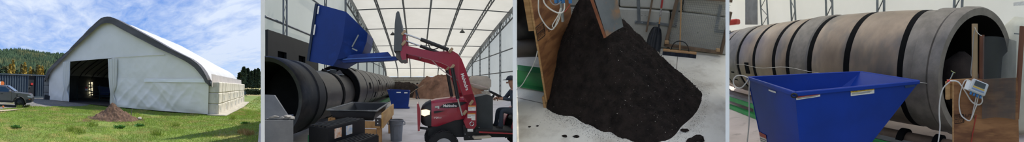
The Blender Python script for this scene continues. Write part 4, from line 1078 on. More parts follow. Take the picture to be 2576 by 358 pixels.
# =================================================================== tractor with front loader
m_red = M('tractor_red', '#a01f33', .32, c2='#931b2e', scale=1.5, var=.3, coat=.5)
m_redd = M('loader_red', '#a02337', .38, c2='#8f1e31', scale=1.2, var=.3, coat=.3)
m_chrome = M('polished_rod', '#c9cbcc', .18, .9, c2='#babcbd')
m_pin = M('worn_pin_plate', '#b79c7d', .6, .3, c2='#a08667', scale=8)
YN = 6.2
def T(x, y, Y=YN): return S2.atY(x, y, Y)
tg = S2.atY(1165, 300, 6.75); tg.z = 0
tr = thing('tractor', 'red compact tractor with raised front loader and glowing headlamp', 'tractor', tg)
def slab(px, Y, d): return MB().prism([T(x, y, Y) for x, y in px], (0, d, 0))
# bonnet, built as rings from nose to dash so that it narrows and rounds over
YC = 6.75
stn = [(1059, 276, 308, .13), (1063, 267, 314, .22), (1072, 259, 318, .28), (1085, 253, 319, .31), (1100, 249.5, 319, .33), (1120, 247, 312, .34), (1145, 245, 303, .345), (1168, 243.5, 300, .35), (1192, 243, 300, .35)]
def ring(x, yt, yb, hw):
    P_ = []
    for (f, wv) in ((1, .9), (.75, 1.0), (.45, 1.0), (.2, .96), (.06, .8), (0, .45)):
        y = yt + (yb - yt) * f; b = T(x, y, YC - hw * wv); P_.append(Vector((b.x, YC - hw * wv, b.z)))
    xx = sum(p.x for p in P_) / 6
    P_ = [Vector((xx, p.y, p.z)) for p in P_]
    return P_ + [Vector((p.x, 2 * YC - p.y, p.z)) for p in P_[::-1]]
RG = [ring(*s) for s in stn]
def loft(rs, cap0=True, cap1=True):
    mb = MB(); n = len(rs[0]); mb.v = [tuple(p) for r in rs for p in r]
    for k in range(len(rs) - 1): mb.f += [(k * n + i, k * n + (i + 1) % n, (k + 1) * n + (i + 1) % n, (k + 1) * n + i) for i in range(n)]
    if cap0: mb.f.append(tuple(range(n))[::-1])
    if cap1: mb.f.append(tuple((len(rs) - 1) * n + i for i in range(n)))
    return mb
hood = part('bonnet', loft(RG[3:]), m_red, tr, True, 45)
nose_o = part('nose_grille', loft(RG[:4], True, False), m_plas, tr, True, 45)
part('engine_side', slab([(1095, 318), (1125, 310), (1150, 301), (1198, 299), (1200, 345), (1085, 345), (1076, 322)], 6.5, .5), m_black, tr)
hl = part('headlamp', slab([(1060, 278), (1072, 276), (1086, 280), (1083, 288), (1068, 293), (1060, 290)], YC - .30, .04), glow('lit_headlamp', '#ffdcae', 1.6), nose_o)
part('headlamp', MB().prism([Vector((T(x, y, YC - .30).x, YC + .27, T(x, y, YC - .3).z)) for x, y in ((1060, 278), (1072, 276), (1086, 280), (1083, 288), (1068, 293), (1060, 290))], (0, .04, 0)), bpy.data.materials['lit_headlamp'], nose_o)
part('bright_trim', slab([(1094, 268), (1105, 267), (1105, 274), (1101, 274), (1101, 271), (1094, 273)], YC - .352, .02), m_chrome, hood)
part('side_decal', slab([(1105, 271), (1115, 264), (1128, 260), (1164, 257), (1176, 258), (1160, 266), (1148, 271.5), (1125, 272.5)], YC - .362, .012), M('black_decal', '#1d1d20', .4), hood)
part('vent', slab([(1091, 281), (1100, 279), (1120, 279), (1106, 283), (1092, 286)], YC - .355, .012), m_plas, hood)
a0_, a1_ = T(1115, 267, YC - .362), T(1150, 266.3, YC - .362)
lettering('maker_lettering', 'Mahindra', (a1_ - a0_).length / 3.9, a0_, a1_ - a0_, (0, 0, 1), m_wt, hood, lift=.004, bold=.002)
a0_, a1_ = T(1091, 297, YC - .352), T(1111, 297.5, YC - .352)
lettering('model_lettering', '1626', (a1_ - a0_).length / 3.2, a0_, a1_ - a0_, (0, 0, 1), m_wt, hood, lift=.004, bold=.002)
lettering('model_lettering', 'HST', (a1_ - a0_).length / 4.4, a0_ + (a1_ - a0_) * .6, a1_ - a0_, (0, 0, 1), m_wt, hood, lift=.004)
# front guard
part('front_guard', slab([(1049, 262), (1053, 261), (1057, 275), (1058, 300), (1056, 330), (1051, 331), (1050, 300)], 6.45, .62), m_red, tr)
for Yg in (6.5, 7.0): part('guard_arm', MB().bar(T(1055, 322, Yg), T(1090, 326, Yg), .05), m_dark, tr)
# chassis, fuel tank, deck, fenders
part('chassis', MB().bar(T(1078, 334, 6.6), T(1300, 338, 6.6), .08, .14).bar(T(1078, 334, 6.95), T(1300, 338, 6.95), .08, .14), m_dark, tr)
part('dash_cowl', slab([(1190, 246), (1225, 238), (1240, 243), (1240, 330), (1198, 330)], 6.45, .6), M('grey_cowl', '#3d4247', .55, c2='#343a3f'), tr)
part('foot_deck', slab([(1196, 326), (1330, 331), (1330, 337), (1196, 334)], 6.15, 1.2), m_plas, tr)
part('deck_edge', slab([(1205, 331), (1300, 336), (1300, 339), (1205, 335)], 6.12, .05), m_red, tr)
part('side_step', slab([(1193, 347), (1236, 344), (1236, 348), (1193, 351)], 6.0, .25), M('bare_step', '#c9bda6', .6), tr)
part('seat', MB().box(T(1306, 296, 6.75), (.46, .48, .12), bev=.04).box(T(1331, 268, 6.75), (.12, .46, .5), Matrix.Rotation(.15, 3, 'Y'), bev=.04), m_plas, tr)
part('fender', MB().lathe([(.60, -.18), (.62, -.17), (.62, .17), (.60, .18)], Matrix.Translation((T(1352, 330, 6.25).x, 6.28, .58)) @ Matrix.Rotation(pi / 2, 4, 'X'), 20, 0.2, pi - .1), m_red, tr, True)
part('fender', MB().lathe([(.60, -.18), (.62, -.17), (.62, .17), (.60, .18)], Matrix.Translation((T(1352, 330, 6.25).x, 7.22, .58)) @ Matrix.Rotation(pi / 2, 4, 'X'), 20, 0.2, pi - .1), m_red, tr, True)
part('steering_column', MB().cyl(T(1222, 262, 6.75), T(1243, 240, 6.75), .03, 8), m_dark, tr)
swc = T(1247, 238, 6.75); swm = Matrix.Translation(swc) @ Matrix.Rotation(radians(28), 4, 'Y')
sw_ = part('steering_wheel', MB().tube([swm @ Vector((.19 * cos(2 * pi * k / 24), .19 * sin(2 * pi * k / 24), 0)) for k in range(24)], .016, 8, closed=True), m_black, tr, True)
part('spoke', MB().bar(swm @ Vector((-.19, 0, 0)), swm @ Vector((.19, 0, 0)), .025).bar(swm @ Vector((0, -.19, 0)), swm @ Vector((0, .19, 0)), .025), m_black, sw_)
def wheel(cx, cyy, r, w, lugs):
    m_ = Matrix.Translation((cx, cyy, r)) @ Matrix.Rotation(pi / 2, 4, 'X')
    o = part('wheel', MB().lathe([(r * .55, -w / 2), (r * .86, -w / 2), (r * .95, -w * .42), (r * .95, w * .42), (r * .86, w / 2), (r * .55, w / 2)], m_, 32), m_tyre, tr, True, 30)
    mb = MB()
    for k in range(lugs):
        a = 2 * pi * k / lugs; s = 1 if k % 2 else -1
        p = Vector((r * .97 * cos(a), r * .97 * sin(a), 0)); q2 = Vector((r * .97 * cos(a + .22), r * .97 * sin(a + .22), s * w * .48))
        mb.bar(m_ @ p, m_ @ q2, r * .09, r * .08, up=m_.to_3x3() @ p)
    part('lug', mb, m_tyre, o, kind='stuff')
    part('rim', MB().lathe([(.001, -w * .25), (r * .18, -w * .3), (r * .45, -w * .2), (r * .56, -w * .5), (r * .58, -w * .5), (r * .56, w * .5), (r * .2, w * .3), (.001, w * .3)], m_, 24), M('silver_rim', '#c6c8ca', .35, .5, c2='#b3b5b7'), o, True, 30)
fx = T(1115, 366, 6.25).x; rx_ = T(1352, 330, 6.25).x
wheel(fx, 6.22, .345, .22, 26); wheel(fx - .05, 7.28, .345, .22, 26); wheel(rx_, 6.2, .56, .32, 28); wheel(rx_, 7.3, .56, .32, 28)
part('front_axle', MB().cyl((fx, 6.3, .345), (fx, 7.2, .345), .05, 8), m_dark, tr)
part('rear_axle', MB().cyl((rx_, 6.3, .56), (rx_, 7.2, .56), .08, 8), m_dark, tr)
# loader: mast, boom, cylinders, carriage (near and far side)
boom = [(1018, 115), (1058, 124), (1092, 131), (1120, 130), (1138, 129), (1150, 136), (1160, 149), (1169, 172), (1181, 208), (1191, 243), (1186, 262), (1170, 256), (1160, 228), (1150, 200), (1140, 178), (1128, 167), (1108, 158), (1080, 150), (1050, 142), (1018, 135)]
mast = [(1164, 240), (1190, 236), (1197, 262), (1197, 316), (1191, 324), (1172, 322), (1166, 306), (1176, 290), (1178, 262)]
for Yb, far in ((6.14, False), (7.22, True)):
    sh = Vector((0, Yb - YN, 0))
    def LB(px, d=.09): return MB().prism([T(x, y, YN) + sh for x, y in px], (0, d, 0))
    bo_ = part('boom_arm', LB(boom), m_redd, tr)
    part('mast', LB(mast, .12), m_redd, tr)
    def tube_px(pa, pb, r, mat, nm, par=tr, off=-.05): return part(nm, MB().cyl(T(*pa) + sh + Vector((0, off, 0)), T(*pb) + sh + Vector((0, off, 0)), r, 12), mat, par, True)
    c1 = tube_px((1136, 172), (1150, 248), .042, m_black, 'lift_cylinder'); tube_px((1149, 245), (1161, 290), .02, m_chrome, 'rod', c1)
    c2 = tube_px((1127, 127), (1058, 101), .042, m_black, 'tilt_cylinder'); tube_px((1060, 102), (1018, 87), .018, m_chrome, 'rod', c2)
    for (x, y) in ((1137, 169), (1133, 128), (1184, 258), (1168, 283), (1016, 84), (1016, 110)):
        part('pivot_plate', MB().boxm(Matrix.Translation(T(x, y) + sh + Vector((0, -.03, 0))) @ Matrix.Rotation(-.9, 4, 'Y'), (.13, .03, .065), .02), m_pin, tr)
    part('carriage_bracket', LB([(1008, 88), (1014, 83), (1022, 85), (1022, 150), (1012, 152), (1008, 140)], .08), m_redd, tr)
part('cross_tube', MB().cyl(T(1058, 134) + Vector((0, -.02, 0)), T(1058, 134) + Vector((0, 1.08, 0)), .05, 10), m_redd, tr)
part('cross_tube', MB().cyl(T(1168, 180) + Vector((0, .0, 0)), T(1168, 180) + Vector((0, 1.08, 0)), .05, 10), m_redd, tr)
part('hydraulic_hose', MB().tube(smooth_path([T(1079, 146), T(1088, 152), T(1105, 172), T(1130, 190), T(1152, 204), T(1200, 214), T(1226, 222)], 24), .012, 6), M('pale_hose', '#c9b4ae', .6), tr, True)
part('hydraulic_hose', MB().tube(smooth_path([T(1078, 112), T(1084, 126), T(1102, 122), T(1108, 116)], 16), .012, 6), m_black, tr, True)
part('fork_backplate', slab([(993, 60), (996, 34), (1000, 28), (1004, 29), (1007, 40), (1014, 82), (1010, 128), (990, 128)], 6.12, 1.2), M('grey_plate', '#55585a', .55, .3, c2='#484b4d', scale=3), tr)
part('carriage_hook', slab([(996, 128), (1016, 128), (1022, 150), (1004, 152), (996, 145)], 6.2, 1.0), M('worn_coupler', '#5b5753', .5, .5, c2='#4a4643'), tr)
part('fork_tine', slab([(862, 150), (1000, 143), (1000, 149), (862, 154)], 6.42, .1), m_dark, tr); part('fork_tine', slab([(862, 150), (1000, 143), (1000, 149), (862, 154)], 6.95, .1), m_dark, tr)
# lettering on the boom and warning stickers on the mast
b0_, b1_ = T(1158, 176, 6.14), T(1175, 228, 6.14)
lettering('maker_lettering', 'Mahindra', (b1_ - b0_).length / 4.6, T(1162, 185, 6.14), b1_ - b0_, (1, 0, .3), m_wt, tr, lift=.004, bold=.002)
m_stk = M('sticker_paper', '#efece6', .5, c2='#dedad2', scale=25); m_sor = M('sticker_orange', '#e08a3a', .5); m_txt = M('sticker_print', '#8b8986', .6)
for (x0, x1, y0, y1) in ((1178, 1197, 266, 279), (1176, 1196, 285, 298), (1186, 1196, 298, 303)):
    s_ = part('warning_sticker', slab([(x0, y0), (x1, y0), (x1, y1), (x0, y1)], 6.13, .006), m_stk, tr)
    if y1 - y0 > 8:
        part('orange_header', slab([(x0, y0), (x1, y0), (x1, y0 + 3), (x0, y0 + 3)], 6.126, .003), m_sor, s_)
        part('print_lines', slab([(x0 + 1, y0 + 5), (x1 - 1, y0 + 5), (x1 - 1, y0 + 6), (x0 + 1, y0 + 6)], 6.126, .003).add([T(a, b, 6.125) for a, b in ((x0 + 1, y0 + 8), (x0 + 9, y0 + 8), (x0 + 9, y0 + 9), (x0 + 1, y0 + 9))], [(0, 1, 2, 3)]), m_txt, s_)
part('mast_ring', MB().tube([T(1187, 312, 6.12) + Vector((.045 * cos(a / 12 * 2 * pi), 0, .045 * sin(a / 12 * 2 * pi))) for a in range(12)], .01, 6, closed=True), m_chrome, tr)
part('data_plate', slab([(1176, 325), (1190, 325), (1190, 332), (1176, 332)], 6.11, .01), m_stk, tr)
part('mount_plate', slab([(1165, 316), (1205, 316), (1212, 352), (1168, 354)], 6.22, .08), m_black, tr)
for (x, y) in ((1170, 338), (1180, 345), (1192, 342), (1200, 333), (1203, 346), (1205, 322)): part('bolt', MB().blob(T(x, y, 6.21), .012, 1, 0), m_chrome, tr)

# ---- driver on the seat
dp = T(1300, 288, 6.75); D_ = lambda a, d, z: dp + Vector((a, d, z))
drv = thing('person', 'person in dark jacket and cap sitting at the steering wheel of the tractor', 'person', dp)
J = dict(pelvis=D_(0, 0, .1), waist=D_(-.02, 0, .26), chest=D_(-.05, 0, .50), neck=D_(-.10, 0, .68), head=D_(-.13, 0, .77), crown=D_(-.16, 0, .93),
         shL=D_(-.06, -.2, .62), elL=D_(-.26, -.27, .40), wrL=D_(-.44, -.16, .42), handL=D_(-.52, -.12, .43), shR=D_(-.06, .2, .62), elR=D_(-.24, .28, .4), wrR=D_(-.46, .16, .42), handR=D_(-.54, .12, .43),
         hipL=D_(-.02, -.11, .08), knL=D_(-.46, -.17, .12), anL=D_(-.5, -.19, -.28), toeL=D_(-.68, -.2, -.36), hipR=D_(-.02, .11, .08), knR=D_(-.46, .17, .12), anR=D_(-.5, .19, -.28), toeR=D_(-.68, .2, -.36))
m_jack = M('navy_jacket', '#39424c', .9, c2='#2e363f', scale=5)
figure(J, [m_skin, m_jack, m_jean, m_boot], drv)
cp = D_(-.16, 0, .89); hat = part('cap', MB().lathe([(.125, 0), (.12, .05), (.08, .10), (.001, .12)], Matrix.Translation(cp) @ Matrix.Rotation(-.1, 4, 'Y'), 20), M('dark_cap', '#2c3138', .85), drv, True)
part('visor', MB().solid(lambda u, v: cp + Vector((-.10 - .12 * v * sqrt(max(0, 1 - (u * 2 - 1) ** 2)), (u - .5) * .2, .01 - .02 * v)), 8, 4, (0, 0, .008)), bpy.data.materials['dark_cap'], hat)
part('nose', MB().blob(D_(-.265, 0, .82), (.03, .018, .025), 2, 0), m_skin, drv, True)
for s in (-1, 1): part('ear', MB().blob(D_(-.14, s * .1, .84), (.025, .012, .035), 2, 0), m_skin, drv, True)

# ---- raised blue dump hopper on the forks
rh = thing('dump_hopper', 'blue steel dump hopper lifted high on the tractor forks', 'hopper', T(845, 160, 6.8))
Af = [(797, 10), (871, 30), (862, 104), (848, 150), (837, 167), (776, 154)]
Bf = [(797, 10), (871, 30), (889, 50), (916, 75), (913, 98), (903, 132), (862, 152), (837, 167), (776, 154)]
YA, YBk, YE = 6.15, 6.50, 7.45
pa = {p: T(*p, 6.15) for p in Bf + Af}
def PB(p, Y): q = pa[p]; return Vector((q.x, Y, q.z))
ms_ = MB()
part('side_wall', MB().prism([PB(p, YA) for p in Af], (0, .04, 0)), m_blue, rh)
part('side_wall', MB().prism([PB(p, YE) for p in Bf], (0, -.04, 0)), m_blue, rh)
part('curved_floor', MB().add([PB((871, 30), YA), PB((889, 50), YBk), PB((862, 104), YA), PB((913, 98), YBk + .1), PB((916, 75), YBk + .1), PB((903, 132), YBk), PB((848, 150), YA), PB((862, 152), YBk), PB((837, 167), YA)], [(0, 1, 4), (0, 4, 2), (2, 4, 3), (2, 3, 5), (2, 5, 6), (6, 5, 7), (6, 7, 8)]), m_blue, rh)
mb = MB()
for a, b in zip(Bf[1:8], Bf[2:8]):
    Ya = YBk + (.1 if a in ((916, 75), (913, 98)) else 0) if a not in ((871, 30), (837, 167)) else YA; Yb2 = YBk + (.1 if b in ((916, 75), (913, 98)) else 0) if b not in ((871, 30), (837, 167)) else YA
    mb.add([PB(a, Ya), PB(b, Yb2), PB(b, YE), PB(a, YE)], [(0, 1, 2, 3)])
mb.add([PB((797, 10), YA), PB((871, 30), YA), PB((871, 30), YE), PB((797, 10), YE)], [(0, 1, 2, 3)]); mb.add([PB((837, 167), YA), PB((776, 154), YA), PB((776, 154), YE), PB((837, 167), YE)], [(0, 1, 2, 3)])
part('shell', mb, m_blue, rh)
m_rimb = M('dark_blue_rim', '#12243f', .45)
for Yr in (YA - .02, YE): part('rim', MB().bar(PB((797, 10), Yr), PB((776, 154), Yr), .06, .06), m_rimb, rh)
for a, b in (((800, 15), (797, 35)), ((791, 62), (787, 88))):
    part('sticker', MB().bar(T(a[0] + 2, a[1], YA - .06), T(b[0] + 2, b[1], YA - .06), .012, .035), m_stk, rh)
part('fork_pocket', slab([(860, 140), (976, 131), (984, 142), (1000, 143), (998, 150), (984, 152), (864, 158), (858, 153)], 6.3, .3), m_blue, rh)
part('fork_pocket', slab([(860, 140), (976, 131), (984, 142), (1000, 143), (998, 150), (984, 152), (864, 158), (858, 153)], 6.85, .3), m_blue, rh)
part('pocket_fold', slab([(862, 148), (985, 142), (985, 145), (862, 151)], 6.28, .03), M('blue_edge', '#3a63ae', .4), rh)
part('latch', MB().bar(T(902, 88, 6.3), T(886, 118, 6.3), .03).bar(T(886, 122, 6.3), T(899, 128, 6.3), .03), m_steel, rh)
# =================================================================== BAY 3: compost pile by the block wall
CUR = S3
m_cfloor = M('concrete_floor', '#e2ddd0', .9, c2='#cfc9bb', scale=1.3, var=.4, bump=.3, bscale=30, c3='#b3aa9b', s3=2.4, thr=(.50, .72))
fl = [(-1.5, 1.6, 0), (1.5, 1.6, 0), (2.6, 5.2, 0), (-2.6, 5.6, 0)]
struct('floor_slab', cut2(MB().prism(fl, (0, 0, -.08)), S3, 1299, 1826), m_cfloor)
m_joint = M('slab_joint', '#7d776c', .95)
part('floor_joint', MB().bar(S3.ground(1705, 138, .001), S3.ground(1690, 300, .001), .012, .004), m_joint, bpy.data.objects['floor_slab'])
part('floor_joint', MB().bar(S3.ground(1300, 246, .001), S3.ground(1372, 262, .001), .01, .004), m_joint, bpy.data.objects['floor_slab'])
WA, WB = S3.ground(1596, 117), S3.ground(1825, 140)
wdir = (WB - WA); wdir.z = 0; wdir.normalize(); wn = Vector((wdir.y, -wdir.x, 0))       # wn to the viewer
wn = wn if wn.y < 0 else -wn
def WP(a, d, z): return WA + wdir * a + wn * d + Vector((0, 0, z))
def wpx(x, y, d=0.0):
    p = S3.plane(x, y, WP(0, d, 0), wn) - WA
    return p.dot(wdir), p.z
m_wconc = M('dusty_block_concrete', '#d2cec1', .92, c2='#bdb9ac', scale=1.6, var=.4, bump=.35, bscale=20, c3='#6e6a62', s3=7.0, thr=(.66, .72))
wb3 = struct('wall_blocks', cut2(MB().prism([WP(-2.6, -.35, 0), WP(2.6, -.35, 0), WP(2.6, -.35, 1.8), WP(-2.6, -.35, 1.8)], wn * -.1), S3, 1299, 1826), m_wconc)
zrow = .72
for r in range(3):
    for c in range(5):
        a0 = -2.75 + 1.13 * c + (.2 if r % 2 else 0); L = 1.12
        part('block', cut2(MB().boxm(Matrix.Translation(WP(a0 + L / 2, -.16, zrow * r + (zrow if r < 2 else .36) / 2)) @ Matrix.Rotation(math.atan2(wdir.y, wdir.x), 4, 'Z'), (L - .012, .32, (zrow if r < 2 else .36) - .015), .025), S3, 1299, 1826), m_wconc, wb3)
m_galv = M('galvanised_strap', '#a6abac', .4, .5, c2='#8f9495', scale=7, var=.5)
def strap_px(pts, w):
    a = [wpx(*p) for p in pts]
    part('lifting_strap', MB().bar(WP(a[0][0], .012, a[0][1]), WP(a[1][0], .012, a[1][1]), .012, w, up=wn.cross((WP(a[1][0], 0, a[1][1]) - WP(a[0][0], 0, a[0][1])).normalized())), m_galv, wb3)
for pts, w in ((((1606, -6), (1608, 55)), .055), (((1597, 55), (1652, 60)), .05), (((1652, 58), (1702, 66)), .05), (((1706, 5), (1698, 68)), .055), (((1813, 12), (1800, 78)), .06), (((1796, 78), (1838, 80)), .05)):
    strap_px(pts, w)
for x, y in ((1600, 55), (1616, 57), (1698, 64), (1799, 77)):
    a = wpx(x, y); part('bolt', MB().blob(WP(a[0], .02, a[1]), .014, 1, 0), m_galv, wb3)

# ---- screen: timber frame with wire mesh leaning on the wall
m_oldtim = M('weathered_lath', '#8a735c', .85, c2='#6f5b48', scale=6, stretch=(1, 1, .2), var=.5)
sf = thing('sieve_screen', 'weathered timber frame with wire mesh leaning against the block wall', 'screen', WP(wpx(1745, 125)[0], .15, 0))
def SP(x, y, d=.10): a = wpx(x, y, d); return WP(a[0], d, a[1])
part('stile', MB().bar(SP(1705, -8), SP(1673, 116), .05, .05), m_oldtim, sf)
part('stile', MB().bar(SP(1838, 30), SP(1813, 136), .05, .05), m_oldtim, sf)
part('bottom_rail', MB().bar(SP(1672, 113), SP(1815, 133), .05, .05), m_oldtim, sf)
part('top_rail', MB().bar(SP(1705, -8), SP(1842, 2), .05, .05), m_oldtim, sf)
mb = MB(); A_, B_, C_, D_2 = SP(1706, -6), SP(1840, 2), SP(1814, 132), SP(1674, 112)
for i in range(1, 30):
    t = i / 30; mb.tube([A_.lerp(B_, t), D_2.lerp(C_, t)], .0022, 4); 
for i in range(1, 24):
    t = i / 24; mb.tube([A_.lerp(D_2, t), B_.lerp(C_, t)], .0022, 4)
part('wire_mesh', mb, M('mesh_wire', '#9b9a92', .5, .5), sf, kind='stuff')
for x, y in ((1677, 106), (1806, 126)): part('corner_block', MB().box(SP(x, y, .14), (.07, .05, .05)), M('pale_offcut', '#c9a377', .8), sf)
# ---- push broom
br = thing('push_broom', 'push broom with wooden handle and black bristles at the screen foot', 'broom', WP(wpx(1712, 128)[0], .25, 0))
def BPx(x, y, d): a = wpx(x, y, d); return WP(a[0], d, max(a[1], .005))
hA, hB = BPx(1668, 122, .27), BPx(1752, 135, .27); hA.z = hB.z = .085
m_hand = M('broom_handle_wood', '#c39a6c', .6, c2='#b0865a', scale=5, stretch=(1, 1, .1))
part('head_block', MB().bar(hA, hB, .07, .035, bev=.006), m_hand, br)
part('bristles', MB().bar(hA + Vector((0, 0, -.048)), hB + Vector((0, 0, -.048)), .075, .072), M('black_bristles', '#1b1d24', .9, c2='#2b3344', scale=30, stretch=(1, 1, .1)), br)
hm_ = hA.lerp(hB, .5)
part('handle', MB().cyl(hm_ + Vector((0, 0, .01)), SP(1714, -12, .13), .013, 8), m_hand, br, True)
part('brace', MB().tube(smooth_path([hA.lerp(hB, .22), hA.lerp(hB, .3) + Vector((0, 0, .16)), hm_ + Vector((0, .02, .2)), hA.lerp(hB, .7) + Vector((0, 0, .16)), hA.lerp(hB, .78)], 16), .008, 6), m_dark, br, True)
# ---- scoop shovel
shb = BPx(1645, 131, .30)
sv = thing('scoop_shovel', 'black scoop shovel with red gripped wooden handle standing on its blade', 'shovel', shb)
def VP(x, y, d): a = wpx(x, y, d); return WP(a[0], d, a[1])
tl, trr, blx, brx = VP(1637, 66, .16), VP(1668, 72, .16), VP(1622, 122, .28), VP(1661, 133, .28)
def blade(u, v):
    w = .55 + .45 * min(1, v * 2.2) ** .6; a = tl.lerp(trr, .5 + (u - .5) * w); b = blx.lerp(brx, u); p = a.lerp(b, v)
    return p + wn * (-.045 * (1 - (2 * u - 1) ** 2) + .012 * cos(u * pi * 6) * (v > .1))
m_shov = M('black_shovel_plastic', '#35373b', .45, c2='#2a2c30', scale=5)
part('blade', MB().solid(blade, 24, 14, wn * .006), m_shov, sv, True, 60)
ht0, ht1 = VP(1655, 88, .17), VP(1668, -14, .05)
part('socket', MB().cyl(ht0, ht0.lerp(ht1, .28), .02, 10, .016), m_shov, sv, True)
part('handle', MB().cyl(ht0.lerp(ht1, .27), ht1, .015, 10), m_hand, sv, True)
part('red_grip', MB().cyl(ht0.lerp(ht1, .68), ht0.lerp(ht1, .9), .018, 10), M('red_grip', '#b03a35', .5), sv, True)
part('maker_band', MB().cyl(ht0.lerp(ht1, .45), ht0.lerp(ht1, .66), .0165, 10), M('dark_label', '#3a3230', .5, c2='#cfc8bf', scale=60, stretch=(1, 1, 3)), sv, True)
solo('stake', MB().bar(VP(1626, 80, .1), VP(1643, -12, .04), .03), m_oldtim, 'thin weathered wooden stake leaning behind the scoop shovel', 'stake')

# ---- compost pile
pc = Vector((-.50, 3.68, 0))
_ft = sorted([(math.atan2(p.y - pc.y, p.x - pc.x), (p - pc).length) for p in [S3.ground(x, y) for x, y in ((1385, 279), (1430, 294), (1480, 312), (1530, 332), (1570, 350), (1605, 360), (1640, 360), (1680, 350), (1720, 318), (1750, 288), (1771, 258), (1772, 244))]] + [(radians(d), r) for d, r in ((2, 1.28), (30, 1.05), (60, .92), (100, .85), (150, .8), (-178, .8), (-140, .9))])
def foot_r(a):
    if a <= _ft[0][0] or a >= _ft[-1][0]: return _ft[0][1]
    for (a0, r0), (a1, r1) in zip(_ft, _ft[1:]):
        if a0 <= a <= a1: t = (a - a0) / (a1 - a0); t = t * t * (3 - 2 * t); return r0 + (r1 - r0) * t
def pile(x, y):
    dx, dy = x - pc.x, y - pc.y
    a = math.atan2(dy, dx); r = sqrt(dx * dx + dy * dy) / foot_r(a) * (1 + .05 * nz(cos(a) * 4, sin(a) * 4, 3))
    k = max(0, 1 - r); z = 1.36 * (k * .86 + .14 * k * k) 
    z += (.05 * fbm(x * 4, y * 4, 2) + .022 * nz(x * 14, y * 14, 6) + .012 * nz(x * 33, y * 33, 8)) * min(1, k * 8)
    return z - .004 if k > 0 else -.02
m_pile = M('black_compost', '#352d29', 1.0, c2='#221d1a', scale=9, var=.4, bump=1.0, bscale=55, spec=.15)
mb = MB(); n = 150
mb.grid(lambda u, v: (lambda x, y: Vector((x, y, pile(x, y))))(-1.0 + 2.3 * u, 2.0 + 2.55 * v), n, n)
mb.f = [f for f in mb.f if max(mb.v[i][2] for i in f) > -.01]
used_ = sorted({i for f in mb.f for i in f}); re_ = {k: j for j, k in enumerate(used_)}; mb.v = [mb.v[k] for k in used_]; mb.f = [tuple(re_[i] for i in f) for f in mb.f]
solo('compost_pile', mb, m_pile, 'tall pile of crumbly black compost spilled over the concrete floor', 'pile', smooth=False)
# crumbs, chips and clods: nobody could count them
rr = random.Random(8); mb = MB(); mbc = MB()
for k in range(6500):
    x, y = rr.uniform(-1.0, 1.35), rr.uniform(2.0, 4.4); z = pile(x, y)
    if z < 0: continue
    s = rr.uniform(.004, .012) * (1.5 if rr.random() < .06 else 1); q = [Vector((rr.uniform(-1, 1), rr.uniform(-1, 1), rr.uniform(-1, 1))) * s for _ in range(4)]
    mb.add([Vector((x, y, z + s * .4)) + p for p in q], [(0, 1, 2), (0, 2, 3), (0, 3, 1), (1, 3, 2)])
for k in range(6000):                                  # loose crumbs around the foot
    a = rr.uniform(-2.2, .4); d = (1.0 + abs(rr.gauss(0, .10))) * foot_r(a); x = pc.x + cos(a) * d; y = pc.y + sin(a) * d
    if pile(x, y) > 0 or x < -1.0 or y > 4.4 or x > .36 * y: continue
    s = rr.uniform(.0015, .0055); q = [Vector((rr.uniform(-1, 1), rr.uniform(-1, 1), rr.uniform(0, 1))) * s for _ in range(4)]
    mb.add([Vector((x, y, 0)) + p for p in q], [(0, 1, 2), (0, 2, 3), (0, 3, 1), (1, 3, 2)])
solo('compost_crumbs', mb, m_pile, 'loose black compost crumbs and clods over and around the pile', 'crumbs', kind='stuff')
for k in range(420):
    x, y = pc.x + rr.uniform(-.4, 1.4), rr.uniform(2.2, 3.4); z = pile(x, y)
    if z < .01 or (rr.random() < .5 and y > 2.8): continue
    s = rr.uniform(.004, .009); q = [Vector((rr.uniform(-1, 1), rr.uniform(-1, 1), rr.uniform(-.3, 1))) * s for _ in range(3)]
    mbc.add([Vector((x, y, z + .012)) + p for p in q], [(0, 1, 2)])
solo('pale_chips', mbc, M('pale_chip', '#b9b2a3', .9), 'tiny pale chips scattered on the dark compost pile', 'chips', kind='stuff')
for i, (x, y, s) in enumerate(((1758, 352, .05), (1740, 356, .04), (1722, 330, .03), (1610, 352, .03), (1352, 318, .012), (1332, 320, .012), (1420, 344, .02), (1450, 345, .022))):
    p = S3.ground(x, y); solo('compost_clod', MB().blob(p + Vector((0, 0, s * .3)), (s * 1.5, s, s * .5), 2, .5, i), m_pile, ('tiny black crumb lump on bare concrete below the plywood foot' if s < .015 else 'larger black clod on the concrete beyond the pile foot' if s >= .04 else 'small black compost clod at the front foot of the pile'), 'clod', 'clods on the concrete floor')

# ---- plywood panel on edge, with its stamp, and the cables
m_ply = M('plywood_face', '#94653f', .6, c2='#6f4529', scale=3.0, stretch=(.6, .6, 2.4), var=.65, c3='#a9774b', s3=1.6, thr=(.5, .6), detail=8, bump=.15, bscale=9)
m_plye = M('plywood_edge', '#caa06e', .75, c2='#ad8353', scale=30, stretch=(.1, .1, 1))
n0 = S3.ground(1379, 272); pd = Vector((.16, .98, 0)).normalized(); pn_ = Vector((pd.y, -pd.x, 0))
def YP(a, d, z): return n0 + pd * a + pn_ * d + Vector((0, 0, z))
ply = thing('plywood_barrier', 'upright stamped plywood barrier holding back the black compost pile', 'barrier', n0)
pl_ = part('sheet', MB().prism([YP(0, 0, .10), YP(1.15, 0, .10), YP(1.15, 0, 1.7), YP(0, 0, 1.7)], pn_ * -.018), m_ply, ply)
part('edge', MB().bar(YP(-.004, -.009, .10), YP(-.004, -.009, 1.7), .02, .02), m_plye, ply)
part('leg', MB().prism([YP(-.01, -.025, .0), YP(.06, -.025, 0), YP(.06, -.025, .16), YP(-.01, -.025, .16)], pn_ * -.035), m_plye, ply)
part('stud', MB().bar(YP(.02, -.06, 1.02), YP(.02, -.06, 1.7), .06, .06), m_plye, ply)
def ypx(x, y): p = S3.plane(x, y, n0, pn_) - n0; return p.dot(pd), p.z
m_ink = M('black_stamp_ink', '#35241a', .8)
a0, z0 = ypx(1347, 70); a1, z1 = ypx(1371, 88)
fr = MB()
